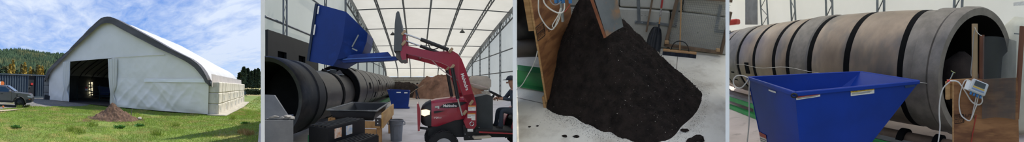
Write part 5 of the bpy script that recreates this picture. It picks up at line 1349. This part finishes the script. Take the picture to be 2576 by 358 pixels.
for (p, q_) in (((a0, z0), (a1, z0 + .01)), ((a1, z0 + .01), (a1, z1)), ((a1, z1), (a0, z1)), ((a0, z1), (a0, z0)), ((a0, (z0 + z1) / 2), (a1, (z0 + z1) / 2))):
    fr.bar(YP(p[0], .003, p[1]), YP(q_[0], .003, q_[1]), .007, .007)
part('stamp_frame', fr, m_ink, pl_)
h_ = abs(z0 - z1)
lettering('stamp_lettering', 'STRVS', h_ * .42, YP(a0 + .02, .003, z0 - h_ * .25), pd, (0, 0, 1), m_ink, pl_, sx=(a1 - a0) * .92 / (h_ * .42 * 3.0))
lettering('stamp_lettering', 'DEOD', h_ * .42, YP(a0 + .02, .003, z0 - h_ * .75), pd, (0, 0, 1), m_ink, pl_, sx=(a1 - a0) * .92 / (h_ * .42 * 2.6))
b0, zb0 = ypx(1376, 64); b1, zb1 = ypx(1404, 70)
lettering('stamp_lettering', 'UTR', abs(z0 - z1) * .5, YP(b0, .003, (zb0 + zb1) / 2), pd, (0, 0, 1), m_ink, pl_, sx=1.6)
m_wcab = M('white_cable', '#dedad2', .5, c2='#cfcac1', scale=4); m_gcab = M('grey_cable', '#9b9691', .5)
def cable(name, pts, D, r, mat, label, group=None, bay=S3):
    P_ = smooth_path([bay.dist(x, y, D + (p[2] if len(p) > 2 else 0)) for p in pts for x, y in ((p[0], p[1]),)], 40)
    return solo(name, MB().tube(P_, r, 6), mat, label, 'cable', group, smooth=True)
Dc = 2.72
cable('cable', [(1355, -12), (1354, 30), (1362, 48), (1374, 66), (1386, 76), (1394, 72), (1402, 52), (1408, 34)], Dc, .0062, m_wcab, 'white cable looping low past the stamp on the plywood')
cable('cable', [(1366, -12), (1368, 8), (1382, 22), (1400, 32), (1412, 34), (1420, 26), (1420, 8)], Dc - .03, .0068, m_wcab, 'thick white cable curving up into the blue connectors')
cable('cable', [(1378, -12), (1388, 10), (1400, 14), (1412, 4)], Dc - .02, .005, m_gcab, 'grey cable sagging between the connectors')
cable('cable', [(1410, 20), (1404, 40), (1392, 58), (1388, 68), (1396, 70), (1408, 48), (1412, 20)], Dc - .01, .005, m_wcab, 'thin white cable tied in a narrow loop on the plywood')
cable('cable', [(1352, 128), (1348, 148), (1338, 172), (1324, 196), (1314, 214), (1300, 226)], 3.0, .006, m_wcab, 'white cable hanging down to the floor beside the plywood')
cable('cable', [(1436, 6), (1430, 18), (1424, 26), (1420, 30)], Dc, .004, M('red_wire', '#b7473f', .5), 'thin red wire below the blue connectors')
cbx = thing('control_box', 'grey control box with blue cable glands fixed high on the plywood', 'box', S3.dist(1412, 4, 2.75))
cbp = lambda x, y, D=2.74: S3.dist(x, y, D)
part('case', MB().prism([cbp(1388, -30), cbp(1436, -30), cbp(1434, -4), cbp(1390, 0)], S3.ray(1410, 0).normalized() * .09), M('pale_control_case', '#c5c8c6', .5), cbx)
for i, x in enumerate((1398, 1408, 1416, 1434)):
    part('cable_gland', MB().cyl(cbp(x, -4, 2.72), cbp(x + 1, 8, 2.72), .017, 10), M('blue_gland', '#3f7fb8', .45) if i == 0 else bpy.data.materials['blue_gland'], cbx, True)
part('bracket', MB().bar(cbp(1411, 2, 2.8), cbp(1416, 54, 2.8), .05, .02), m_galv, cbx)

# ---- sheet of clear plastic with a wooden batten above the pile
pla = thing('spill_sheet', 'grimy clear plastic sheet with wooden batten hanging above the compost pile', 'sheet', S3.dist(1525, 92, 3.15))
sq = lambda x, y, D: S3.dist(x, y, D)
m_grime = M('grimy_plastic', '#8b8f90', .3, c2='#777b7c', scale=3, c3='#b58e6e', s3=2.2, thr=(.5, .6), trans=.2)
part('sheet', MB().solid(lambda u, v: sq(1492 + 34 * v + (58 - 16 * v) * u, -14 + 107 * v - 25 * u * v, 3.02 + .12 * u) + Vector((0, .03 * sin(u * 3), 0)), 12, 10, (0, .006, 0)), m_grime, pla, True)
part('batten', MB().bar(sq(1484, -14, 3.0), sq(1522, 94, 3.0), .035, .03), M('red_brown_batten', '#9a5f3f', .7, c2='#7f4a30', scale=6), pla)

# ---- drum end and green base frame left of the plywood
dk = thing('composting_drum', 'dark drum end on rollers behind the plywood panel', 'drum', (-1.9, 4.4, 0))
cut_m = lambda mb_: cut(mb_, S3, 1301)
mx = Matrix.Translation((-1.05, 4.25, 1.2)) @ Matrix.Rotation(-pi / 2, 4, 'Y')
part('shell', cut_m(MB().lathe([(.02, 0), (.78, 0), (.8, .03), (.8, 2.6)], mx, 40)), m_drumk, dk, True, 35)
rol = Matrix.Translation((-.95, 3.72, .50)) @ Matrix.Rotation(-pi / 2, 4, 'Y')
part('roller', cut_m(MB().lathe([(.02, 0), (.15, 0), (.15, 2.0)], rol, 20)), M('brown_roller', '#3c342c', .6, c2='#2b251f', scale=3), dk, True, 35)
ba, bb_ = S3.ground(1296, 220), S3.ground(1384, 236); bdir = (bb_ - ba).normalized(); bq = Vector((-bdir.y, bdir.x, 0))
gfm = thing('base_frame', 'green steel base frame lying on the floor behind the plywood', 'frame', ba.lerp(bb_, .5))
part('beam', cut_m(MB().prism([ba - bdir * .3 + bq * .06 + Vector((0, 0, .02)), bb_ + bdir * .5 + bq * .06 + Vector((0, 0, .02)), bb_ + bdir * .5 + bq * .06 + Vector((0, 0, .30)), ba - bdir * .3 + bq * .06 + Vector((0, 0, .30))], bq * .012)), m_green, gfm)
for z, w in ((.30, .14), (.03, .2)): part('flange', cut_m(MB().prism([ba - bdir * .3 - bq * .02 + Vector((0, 0, z)), bb_ + bdir * .5 - bq * .02 + Vector((0, 0, z)), bb_ + bdir * .5 + bq * w + Vector((0, 0, z)), ba - bdir * .3 + bq * w + Vector((0, 0, z))], (0, 0, .012))), m_green, gfm)
# =================================================================== BAY 4: the drum, the blue hopper and the control panel
CUR = S4
struct('floor_bay', cut(MB().prism([(-4, 1.8, 0), (1.2, 1.8, 0), (7, 9, 0), (4, 19, 0), (-14, 19, 0)], (0, 0, -.08)), S4, 1790), M('pinkish_floor', '#dccdc6', .9, c2='#cbbcb5', scale=1.2, var=.4, bump=.3, bscale=30, c3='#b3a49d', s3=2.5, thr=(.58, .72)))
DR = 1.02; fc = S4.dist(2468, 184, 4.66); dd = Vector((-sin(radians(55)), cos(radians(55)), 0)); dq = Vector((dd.y, -dd.x, 0)) * -1     # dq: to the viewer side
dq = Vector((-dd.y, dd.x, 0)); dq = dq if dq.y < 0 else -dq
fc.z = max(fc.z, 1.3)
dM = Matrix.Translation(fc) @ dd.to_track_quat('Z', 'Y').to_matrix().to_4x4()
m_dr4 = M('brown_worn_drum', '#a08c78', .38, .3, c2='#7c6c5e', scale=1.3, var=.5, bump=.2, bscale=7, c3='#6a645f', s3=1.1, thr=(.5, .66), stretch=(1, 1, .5))
m_dr4b = M('grey_drum_ring', '#8a8279', .5, .3, c2='#726b63', scale=4, var=.5, bump=.25, bscale=18)
dr4 = thing('composting_drum', 'long brown steel drum with black bands behind the blue hopper', 'drum', (fc + dd * 5).xy.to_3d())
dqL = dM.inverted().to_3x3() @ dq
def mitre(mb):                                   # the open end is cut at a slant, its mouth turned to the room
    I_ = dM.inverted()
    out = MB(); out.f = mb.f
    for p in mb.v:
        q = I_ @ Vector(p); t = q.x * dqL.x + q.y * dqL.y
        if q.z < 1.0: q.z += .34 * t * (1 - max(q.z, 0) / 1.0)
        out.v.append(tuple(dM @ q))
    return out
def sh4(name, prof, mat, n=64, par=None): return part(name, cut(mitre(MB().lathe(prof, dM, n)), S4, 1832), mat, par or dr4, True, 35)
sh4('end_ring', [(DR * .93, .0), (DR * 1.04, -.02), (DR * 1.06, .02), (DR * 1.06, .20), (DR * 1.0, .24)], m_dr4b)
sh4('end_ring', [(DR * 1.0, .24), (DR * 1.035, .27), (DR * 1.035, .62), (DR * 1.0, .66)], m_dr4b)
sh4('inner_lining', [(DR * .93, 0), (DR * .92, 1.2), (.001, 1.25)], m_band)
zs = [.66, 1.02, 2.08, 3.02, 3.72, 4.25, 5.15, 6.05, 7.0, 7.6, 8.6, 9.8, 11]
for i, (a, b) in enumerate(zip(zs, zs[1:])):
    w = .13 if i else .0
    if i == 0: sh4('drum_section', [(DR, a), (DR, b - .14)], m_dr4b)
    elif i in (3, 7): sh4('drum_section', [(DR * 1.0, a), (DR * 1.025, a + .03), (DR * 1.025, b - w - .03), (DR, b - w)], m_dr4b)
    else: sh4('drum_section', [(DR, a), (DR * 1.008, a + .04), (DR * 1.008, b - w - .04), (DR, b - w)], m_dr4)
    sh4('band', [(DR * .995, b - .14), (DR * 1.006, b - .13), (DR * 1.006, b - .01), (DR * .995, b)], m_band)
for z0 in (3.66, 7.55):
    for k in range(10):
        a = pi + .25 * k; p = dM @ Vector((DR * 1.03 * cos(a), DR * 1.03 * sin(a), z0)); part('bolt', MB().blob(p, .022, 1, 0), m_chrome, dr4)
for (zz_, an) in ((5.45, 0), (6.4, .28)):                       # dark hatch openings, low on the viewer side
    side = math.atan2((dM.inverted().to_3x3() @ dq).y, (dM.inverted().to_3x3() @ dq).x)
    upz = dM.inverted().to_3x3() @ Vector((0, 0, 1)); sgn = 1 if (Vector((-sin(side), cos(side), 0))).dot(upz) < 0 else -1
    m_ = dM @ Matrix.Rotation(side + sgn * (.12 + an), 4, 'Z') @ Matrix.Translation((DR * 1.005, 0, zz_)); part('hatch', MB().boxm(m_, (.03, .3, .2)), m_band, dr4)
part('drip_wire', MB().tube([dM @ Vector((DR * 1.045 * cos(a_), DR * 1.045 * sin(a_), z_)) for z_ in np.linspace(.5, 6, 24) for a_ in (side + sgn * (.05 + .03 * sin(z_ * 3)),)], .004, 4), m_wcab, dr4)
# roller pipe and green frame
pipe = thing('roller_shaft', 'rusty roller shaft lying under the near side of the brown drum', 'roller', (fc + dq * .75 + dd * 4).xy.to_3d())
pc0 = Vector((fc.x, fc.y, .30)) + dq * .78 
m_rust = M('rusty_pipe', '#6b5a4c', .55, .3, c2='#54463b', scale=4)
part('shaft', cut(MB().cyl(pc0 - dd * .1, pc0 + dd * 10.5, .14, 20), S4, 1832), m_rust, pipe, True)
for z0 in (.35, .95, 4.0, 7.5): part('bearing', MB().cyl(pc0 + dd * z0, pc0 + dd * (z0 + .12), .19, 20), m_band, pipe, True)
gf4 = thing('base_frame', 'green steel base frame under the brown drum', 'frame', (pc0 + dd * 4).xy.to_3d())
m_green4 = M('bright_green_paint', '#3aa45a', .45, c2='#31914e', scale=2)
g0 = Vector((fc.x, fc.y, 0)) + dq * 1.12
for z in (.06, .30): part('beam', cut(MB().bar(g0 + Vector((0, 0, z)), g0 + dd * 10.5 + Vector((0, 0, z)), .12 if z < .1 else .06, .1), S4, 1832), m_green4, gf4)
for z0 in (1.0, 3.0, 5.0, 7.0, 8.6): part('upright', MB().bar(g0 + dd * z0, g0 + dd * z0 + Vector((0, 0, .3)), .06), m_green4, gf4)
part('deck_plate', cut(MB().prism([g0 + Vector((0, 0, .345)) - dq * .05, g0 + Vector((0, 0, .345)) - dq * .3, g0 + dd * 10.5 - dq * .3 + Vector((0, 0, .345)), g0 + dd * 10.5 - dq * .05 + Vector((0, 0, .345))], (0, 0, .01)), S4, 1832), m_galv, gf4)

# fabric wall behind with lattice posts
m_hall4 = M('cream_fabric', '#efede0', .6, c2='#e6e4d6', scale=.6, var=.2, trans=.75)
w0 = Vector((fc.x, fc.y, 0)) - dq * 2.0
def W4(a, d, z): return w0 + dd * a + dq * d + Vector((0, 0, z))
wf = struct('wall_fabric', cut(MB().grid(lambda u, v: W4(-6 + 21 * u, .04 * nz(u * 20, v * 5), -.2 + 7.2 * v), 60, 14), S4, 1775), m_hall4, True)
def w4px(x, y, d=.0):
    p = S4.plane(x, y, W4(0, d, 0), dq) - w0; return p.dot(dd), p.z
for (x0, x1) in ((1914, 1930), (1990, 2000), (2078, 2094), (2207, 2224), (2400, 2420)):
    a0 = w4px(x0, 20, .2)[0]; a1 = w4px(x1, 20, .2)[0]; zt_ = 6.0
    o = part('lattice_post', MB().cyl(W4(a0, .2, 0), W4(a0, .2, zt_), .035, 8).cyl(W4(a1, .2, 0), W4(a1, .2, zt_), .035, 8), m_steel, wf, True)
    mb = MB(); n = 16
    for i in range(n): mb.cyl(W4(a0 if i % 2 else a1, .2, zt_ * i / n), W4(a1 if i % 2 else a0, .2, zt_ * (i + 1) / n), .016, 5)
    part('web', mb, m_steel, o)
# dull grey end panel and pale machine cover in the corners
p0 = [w4px(x, y, .35) for x, y in ((1876, -8), (1906, -8), (1906, 62), (1876, 62))]
part('end_panel', MB().prism([W4(a, .35, z) for a, z in p0], dq * .03), M('grey_end_panel', '#8b8b88', .6), wf)
rc = S4.dist(2562, 110, 5.6); cvr = thing('machine_cover', 'pale rounded machine cover behind the open drum end', 'cover', (rc.x, rc.y, 0))
part('shell', MB().box((rc.x + .25, rc.y, 1.25), (1.1, .5, 2.4), Matrix.Rotation(-.2, 3, 'Z'), bev=.2), M('cream_cover', '#d8d5c2', .5, c2='#ccc9b6'), cvr, True, 80)
part('trim_line', MB().bar((rc.x - .35, rc.y - .45, 2.1), (rc.x + .6, rc.y - .6, 2.1), .02), m_steel, cvr)
part('notice', MB().prism([S4.dist(x, y, 5.8) for x, y in ((2550, 6), (2580, 3), (2580, 13), (2550, 15))], (0, .01, 0)), m_stk, cvr)
rd = w4px(1846, 52, .6); solo('red_case', MB().box(W4(rd[0] - .2, .9, rd[1] - .1), (.9, .4, .24), bev=.05), m_sor if False else M('red_case_paint', '#c23b33', .5), 'low red case seen beyond the far end of the drum', 'case')

# ---- blue dump hopper in front
zr = 1.4
FL, BLc, BRc, FR = [S4.ground(x, y, zr) for x, y in ((2000, 237), (1881, 197), (2165, 183), (2312, 207))]
m_hop = M('glossy_blue_hopper', '#0f3a9c', .45, c2='#0d3180', scale=1.0, var=.4, spec=.25, c3='#1545a6', s3=1.0, thr=(.58, .75))
hop = thing('dump_hopper', 'glossy blue dump hopper with safety stickers before the brown drum', 'hopper', ((FL + BRc) / 2).xy.to_3d())
ux = (FR - FL).normalized(); uy = (BLc - FL).normalized(); zb_ = .38
fl_ = FL + ux * .10 + uy * .12; fl_.z = zb_; fr2 = FR - ux * .92 + uy * .12; fr2.z = zb_; bl_ = BLc + ux * .10 - uy * .15; bl_.z = zb_; br_ = BRc - ux * .92 - uy * .15; br_.z = zb_
th_ = .025
cen = (FL + FR + BLc + BRc) / 4
def wall4(a, b, c, d):
    nrm = (b - a).cross(d - a).normalized(); nrm = nrm if nrm.dot(cen - a) > 0 else -nrm
    return MB().prism([a, b, c, d], nrm * th_)
part('front_wall', wall4(FL, FR, fr2, fl_), m_hop, hop); part('end_wall', wall4(BLc, FL, fl_, bl_), m_hop, hop); part('back_wall', wall4(BRc, BLc, bl_, br_), m_hop, hop); part('sloped_wall', wall4(FR, BRc, br_, fr2), m_hop, hop); part('floor_plate', wall4(fl_, fr2, br_, bl_), m_hop, hop)
for a, b in ((FL, FR), (FR, BRc), (BRc, BLc), (BLc, FL)): part('rim', MB().bar(a, b, .045, .045, bev=.008), m_hop, hop)
bc = (fl_ + br_) / 2
for s in (-.3, .3): part('fork_pocket', MB().bar(bc.xy.to_3d() + uy * s - ux * .55 + Vector((0, 0, .12)), bc.xy.to_3d() + uy * s + ux * .6 + Vector((0, 0, .12)), .2, .12), m_hop, hop)
for s in (-.45, .45): part('base_leg', MB().bar(bc.xy.to_3d() + ux * s + Vector((0, 0, .15)), Vector((bc.x, bc.y, zb_)) + ux * s, .1, .5), m_hop, hop)
fn_ = (FR - FL).cross(fl_ - FL).normalized(); fn_ = fn_ if fn_.y < 0 else -fn_
en_ = (BLc - FL).cross(fl_ - FL).normalized(); en_ = en_ if en_.x < 0 else -en_
def on_face(px, n, lift): return [S4.plane(x, y, FL + n * lift, n) for x, y in px]
def sticker(px, n, mats_, name='sticker', lines=0):
    o = part(name, MB().prism(on_face(px, n, .004), n * .003), mats_[0], hop)
    if len(mats_) > 1:
        a, b, c, d = [Vector((p[0], p[1], 0)) for p in px]
        q = [a, b, b.lerp(c, .36), a.lerp(d, .36)]
        part('coloured_header', MB().prism(on_face([(p.x, p.y) for p in q], n, .008), n * .002), mats_[1], o)
        for k in range(lines):
            f0, f1 = .5 + .18 * k, .58 + .18 * k
            q = [a.lerp(d, f0).lerp(b.lerp(c, f0), .05), a.lerp(d, f0).lerp(b.lerp(c, f0), .92 - .1 * k), a.lerp(d, f1).lerp(b.lerp(c, f1), .92 - .1 * k), a.lerp(d, f1).lerp(b.lerp(c, f1), .05)]
            part('print_line', MB().prism(on_face([(p.x, p.y) for p in q], n, .008), n * .002), m_txt, o)
    return o
m_sred = M('sticker_red', '#b5402f', .5); m_syel = M('sticker_yellow', '#d9b23a', .5)
sticker(((2003, 244), (2063, 236), (2063, 243), (2003, 252)), fn_, (m_stk, m_sred), 'warning_sticker', 2)
st2 = sticker(((2140, 229), (2199, 222), (2199, 235), (2140, 242)), fn_, (m_stk, m_syel), 'caution_sticker', 2)
for i, (xa, txt) in enumerate(((2142, 'CAUTION'), (2162, 'CAUTION'), (2181, 'CAUTION'))):
    a = S4.plane(xa, 231 - 2.3 * i, FL + fn_ * .011, fn_); b = S4.plane(xa + 15, 229.4 - 2.3 * i, FL + fn_ * .011, fn_)
    lettering('sticker_lettering', txt, (b - a).length / 4.6, a, b - a, (0, 0, 1), m_ink, st2, lift=.002)
sticker(((2276, 213), (2302, 209), (2302, 218), (2277, 222)), fn_, (M('dark_logo_plate', '#20406f', .4),), 'maker_plate')
sticker(((1934, 225), (1952, 231), (1952, 235), (1934, 229)), en_, (m_stk,), 'sticker')
sticker(((1910, 332), (1927, 341), (1930, 366), (1914, 362)), en_, (m_stk, m_sred), 'warning_sticker', 3)
part('corner_loop', MB().tube([FL + Vector((.03 * cos(a), -.03, .02 * sin(a) - .01)) for a in np.linspace(0, 6.28, 12)[:-1]], .008, 5, closed=True), m_dark, hop)
# cords at the hopper's far left corner
def cord(pts, r, mat, label, name='cord'):
    return solo(name, MB().tube(smooth_path([S4.dist(x, y, D) for x, y, D in pts], 48), r, 6), mat, label, 'cord', smooth=True)
cord([(1882, 196, 4.0), (1868, 190, 4.0), (1852, 190, 4.05), (1843, 203, 4.05), (1848, 220, 4.05), (1864, 224, 4.0), (1878, 208, 4.0), (1884, 197, 4.0)], .010, m_wcab, 'white cord tied in a loop at the hopper corner')
cord([(1886, 198, 3.98), (1884, 230, 4.0), (1885, 275, 4.0), (1884, 320, 4.0), (1878, 372, 4.0)], .010, m_wcab, 'white cord hanging straight down beside the blue hopper')

# ---- plywood stand with posts, clear sheet and control box
n0 = S4.dist(2400, 330, 3.25); pn4 = Vector((-.25, -.97, 0)).normalized(); pd4 = Vector((.97, -.25, 0)).normalized()
def P4(x, y, d=0.0): return S4.plane(x, y, Vector((n0.x, n0.y, 0)) + pn4 * d, pn4)
pst = thing('plywood_stand', 'stamped plywood panel with timber posts before the open drum end', 'panel', P4(2480, 330).xy.to_3d())
def ply_px(px, d, t): return MB().prism([P4(x, y, d) for x, y in px], pn4 * -t)
low_ = lambda x: (lambda p: (x, 372))(x)
sh_ = part('sheet', ply_px(((2399, 203), (2448, 198), (2476, 200), (2560, 196), (2564, 400), (2399, 400)), 0, .018), m_ply, pst)
part('edge', MB().bar(P4(2398, 203, -.009), P4(2398, 400, -.009), .02, .02), m_plye, pst)
part('post', MB().bar(P4(2452, 60, -.05), P4(2452, 208, -.05), .055, .055), M('pale_post_wood', '#b39873', .75, c2='#997e5b', scale=6, stretch=(1, 1, .2)), pst)
part('post', MB().bar(P4(2470, 88, -.04), P4(2468, 250, -.04), .04, .05), M('red_brown_post', '#7d4f38', .75, c2='#673f2c', scale=6, stretch=(1, 1, .2)), pst)
part('post', MB().bar(P4(2572, 66, -.04), P4(2557, 300, -.04), .045, .05), bpy.data.materials['red_brown_post'], pst)
part('stud', MB().bar(P4(2384, 206, -.06), P4(2384, 250, -.06), .045, .05), m_plye, pst); part('stud', MB().bar(P4(2396, 204, -.09), P4(2396, 248, -.09), .04, .05), m_plye, pst)
part('cross_rail', MB().bar(P4(2382, 206, -.06), P4(2450, 203, -.06), .03, .05), m_plye, pst)
cl_ = thing('clear_sheet', 'clear scuffed plastic sheet with painted grey reflection hanging in front of the drum opening', 'sheet', P4(2512, 300, .03))
part('sheet', MB().solid(lambda u, v: P4(2473 + 84 * u - 3 * v, 92 + 12 * u + 208 * v - 10 * u * v - 5 * sin(pi * u), .03 + .03 * sin(u * pi)), 16, 16, pn4 * .003), clear('scuffed_plastic_reflection', '#5a5c5e', .30, .22), cl_, True)  # grey tone of the sheet paints in a dark reflection
# compost showing in the drum mouth
cm = dM @ Vector((0, 0, .9)); solo('drum_compost', MB().blob(cm + Vector((.45, -.1, -.2)), (.42, .35, .5), 3, .25, 4), m_comp, 'dark brown compost bulging out of the open drum end', 'compost', smooth=True)
# stamp on the sheet
for (x0, y0, x1, y1) in ((2402, 290, 2424, 312),):
    fr = MB()
    for p, q_ in (((x0, y0), (x1, y0 - 2)), ((x1, y0 - 2), (x1, y1 - 3)), ((x1, y1 - 3), (x0, y1)), ((x0, y1), (x0, y0)), ((x0, (y0 + y1) / 2), (x1, (y0 + y1) / 2 - 2))): fr.bar(P4(*p, .004), P4(*q_, .004), .008, .004)
    part('stamp_frame', fr, m_ink, sh_)
    lettering('stamp_lettering', 'STRVS', .045, P4(2404, 295, .004), pd4, (0, 0, 1), m_ink, sh_, sx=.8); lettering('stamp_lettering', 'DEOD', .045, P4(2404, 305, .004), pd4, (0, 0, 1), m_ink, sh_, sx=.9)
lettering('stamp_lettering', 'UTR', .06, P4(2428, 292, .004), pd4, (0, 0, 1), m_ink, sh_)
# control box
cx4 = thing('control_box', 'grey control box with display tilted on the plywood stand', 'box', P4(2462, 240, .12))
ctr = P4(2461, 221, .10); rt = Matrix.Translation(ctr) @ Matrix.Rotation(math.atan2(pd4.y, pd4.x), 4, 'Z') @ Matrix.Rotation(radians(20), 4, 'Y') @ Matrix.Rotation(radians(-18), 4, 'X')
m_case = M('pale_control_case', '#c9cbc9', .45, c2='#bdbfbd')
cs4 = part('case', MB().boxm(rt, (.20, .09, .15), .012), m_case, cx4)
part('display', MB().boxm(rt @ Matrix.Translation((0, -.047, .03)), (.13, .008, .06)), M('display_glass', '#3a4038', .15), cs4)
part('yellow_strip', MB().boxm(rt @ Matrix.Translation((0, -.047, -.015)), (.14, .006, .014)), m_syel, cs4)
part('blue_strip', MB().boxm(rt @ Matrix.Translation((0, -.047, -.04)), (.15, .006, .014)), M('blue_strip', '#7c8fb0', .5), cs4)
for i in range(4): part('cable_gland', MB().cyl(rt @ Vector((-.06 + .04 * i, 0, -.07)), rt @ Vector((-.06 + .04 * i, -.01, -.11)), .014, 10), bpy.data.materials['blue_gland'], cx4, True)
part('bracket', MB().boxm(rt @ Matrix.Translation((-.12, .02, -.02)), (.06, .04, .1)), m_wt, cx4)
c = lambda pts, r, mat, lab: solo('cable', MB().tube(smooth_path([P4(x, y, d) for x, y, d in pts], 48), r, 6), mat, lab, 'cable', smooth=True)
c([(2390, 204, .05), (2408, 204, .05), (2416, 212, .06), (2432, 236, .06), (2444, 258, .05), (2462, 266, .06), (2472, 258, .08), (2470, 244, .08)], .009, m_wcab, 'white cable arching from the post to the control box glands')
c([(2458, 236, .1), (2452, 262, .05), (2444, 300, .03), (2438, 306, .03), (2428, 300, .03), (2416, 290, .03), (2412, 262, .03), (2414, 240, .03), (2424, 206, .04), (2432, 200, .05), (2444, 206, .08)], .008, m_wcab, 'white cable looping round below the control box on plywood')
c([(2462, 240, .1), (2456, 266, .06), (2446, 296, .04), (2442, 302, .04), (2446, 290, .05), (2458, 264, .07)], .006, m_wcab, 'narrow tied loop of white cable under the control box')
c([(2390, 206, .04), (2372, 220, .03), (2364, 250, .02), (2362, 290, .02), (2366, 320, .02), (2358, 372, .02)], .009, m_wcab, 'white cable dropping to the floor left of the plywood stand')
c([(2456, 290, .01), (2450, 320, .01), (2441, 372, .01)], .006, M('red_cord', '#b5352f', .5), 'red cord running down the plywood face')
c([(2452, 76, -.01), (2448, 100, .0), (2446, 150, .0), (2442, 182, .0), (2444, 192, .0)], .006, m_gcab, 'grey cord tied round the tall pale post')
c([(2452, 68, .0), (2456, 78, .0), (2464, 88, .0), (2470, 90, .0)], .004, m_wcab, 'white string tied between the two posts')
vl = thing('spray_valve', 'small brass valve with red cap on the stud top', 'valve', P4(2388, 204, -.02))
part('cap', MB().cyl(P4(2383, 206, -.02), P4(2392, 204, -.02), .02, 10), M('red_cap', '#d0342c', .45), vl, True)
part('nozzle', MB().cyl(P4(2389, 203, -.02), P4(2399, 182, -.02), .008, 8), m_chrome, vl, True)
part('lever', MB().bar(P4(2392, 178, -.02), P4(2403, 184, -.02), .008), m_chrome, vl)

# =================================================================== unseen fabric canopy added over bays 3 and 4 to diffuse sunlight
CUR = Bay(1288, 0.0)
can = [(0.6, -3.0, 6.4), (21, -10, 6.4), (23, 6, 6.4), (12, 13, 6.4), (.6, 11, 6.4)]
struct('ceiling_diffuser', MB().prism(can, (0, 0, .02)), M('diffuser_fabric', '#fbfaf4', .6, c2='#f4f3ec', trans=.93))
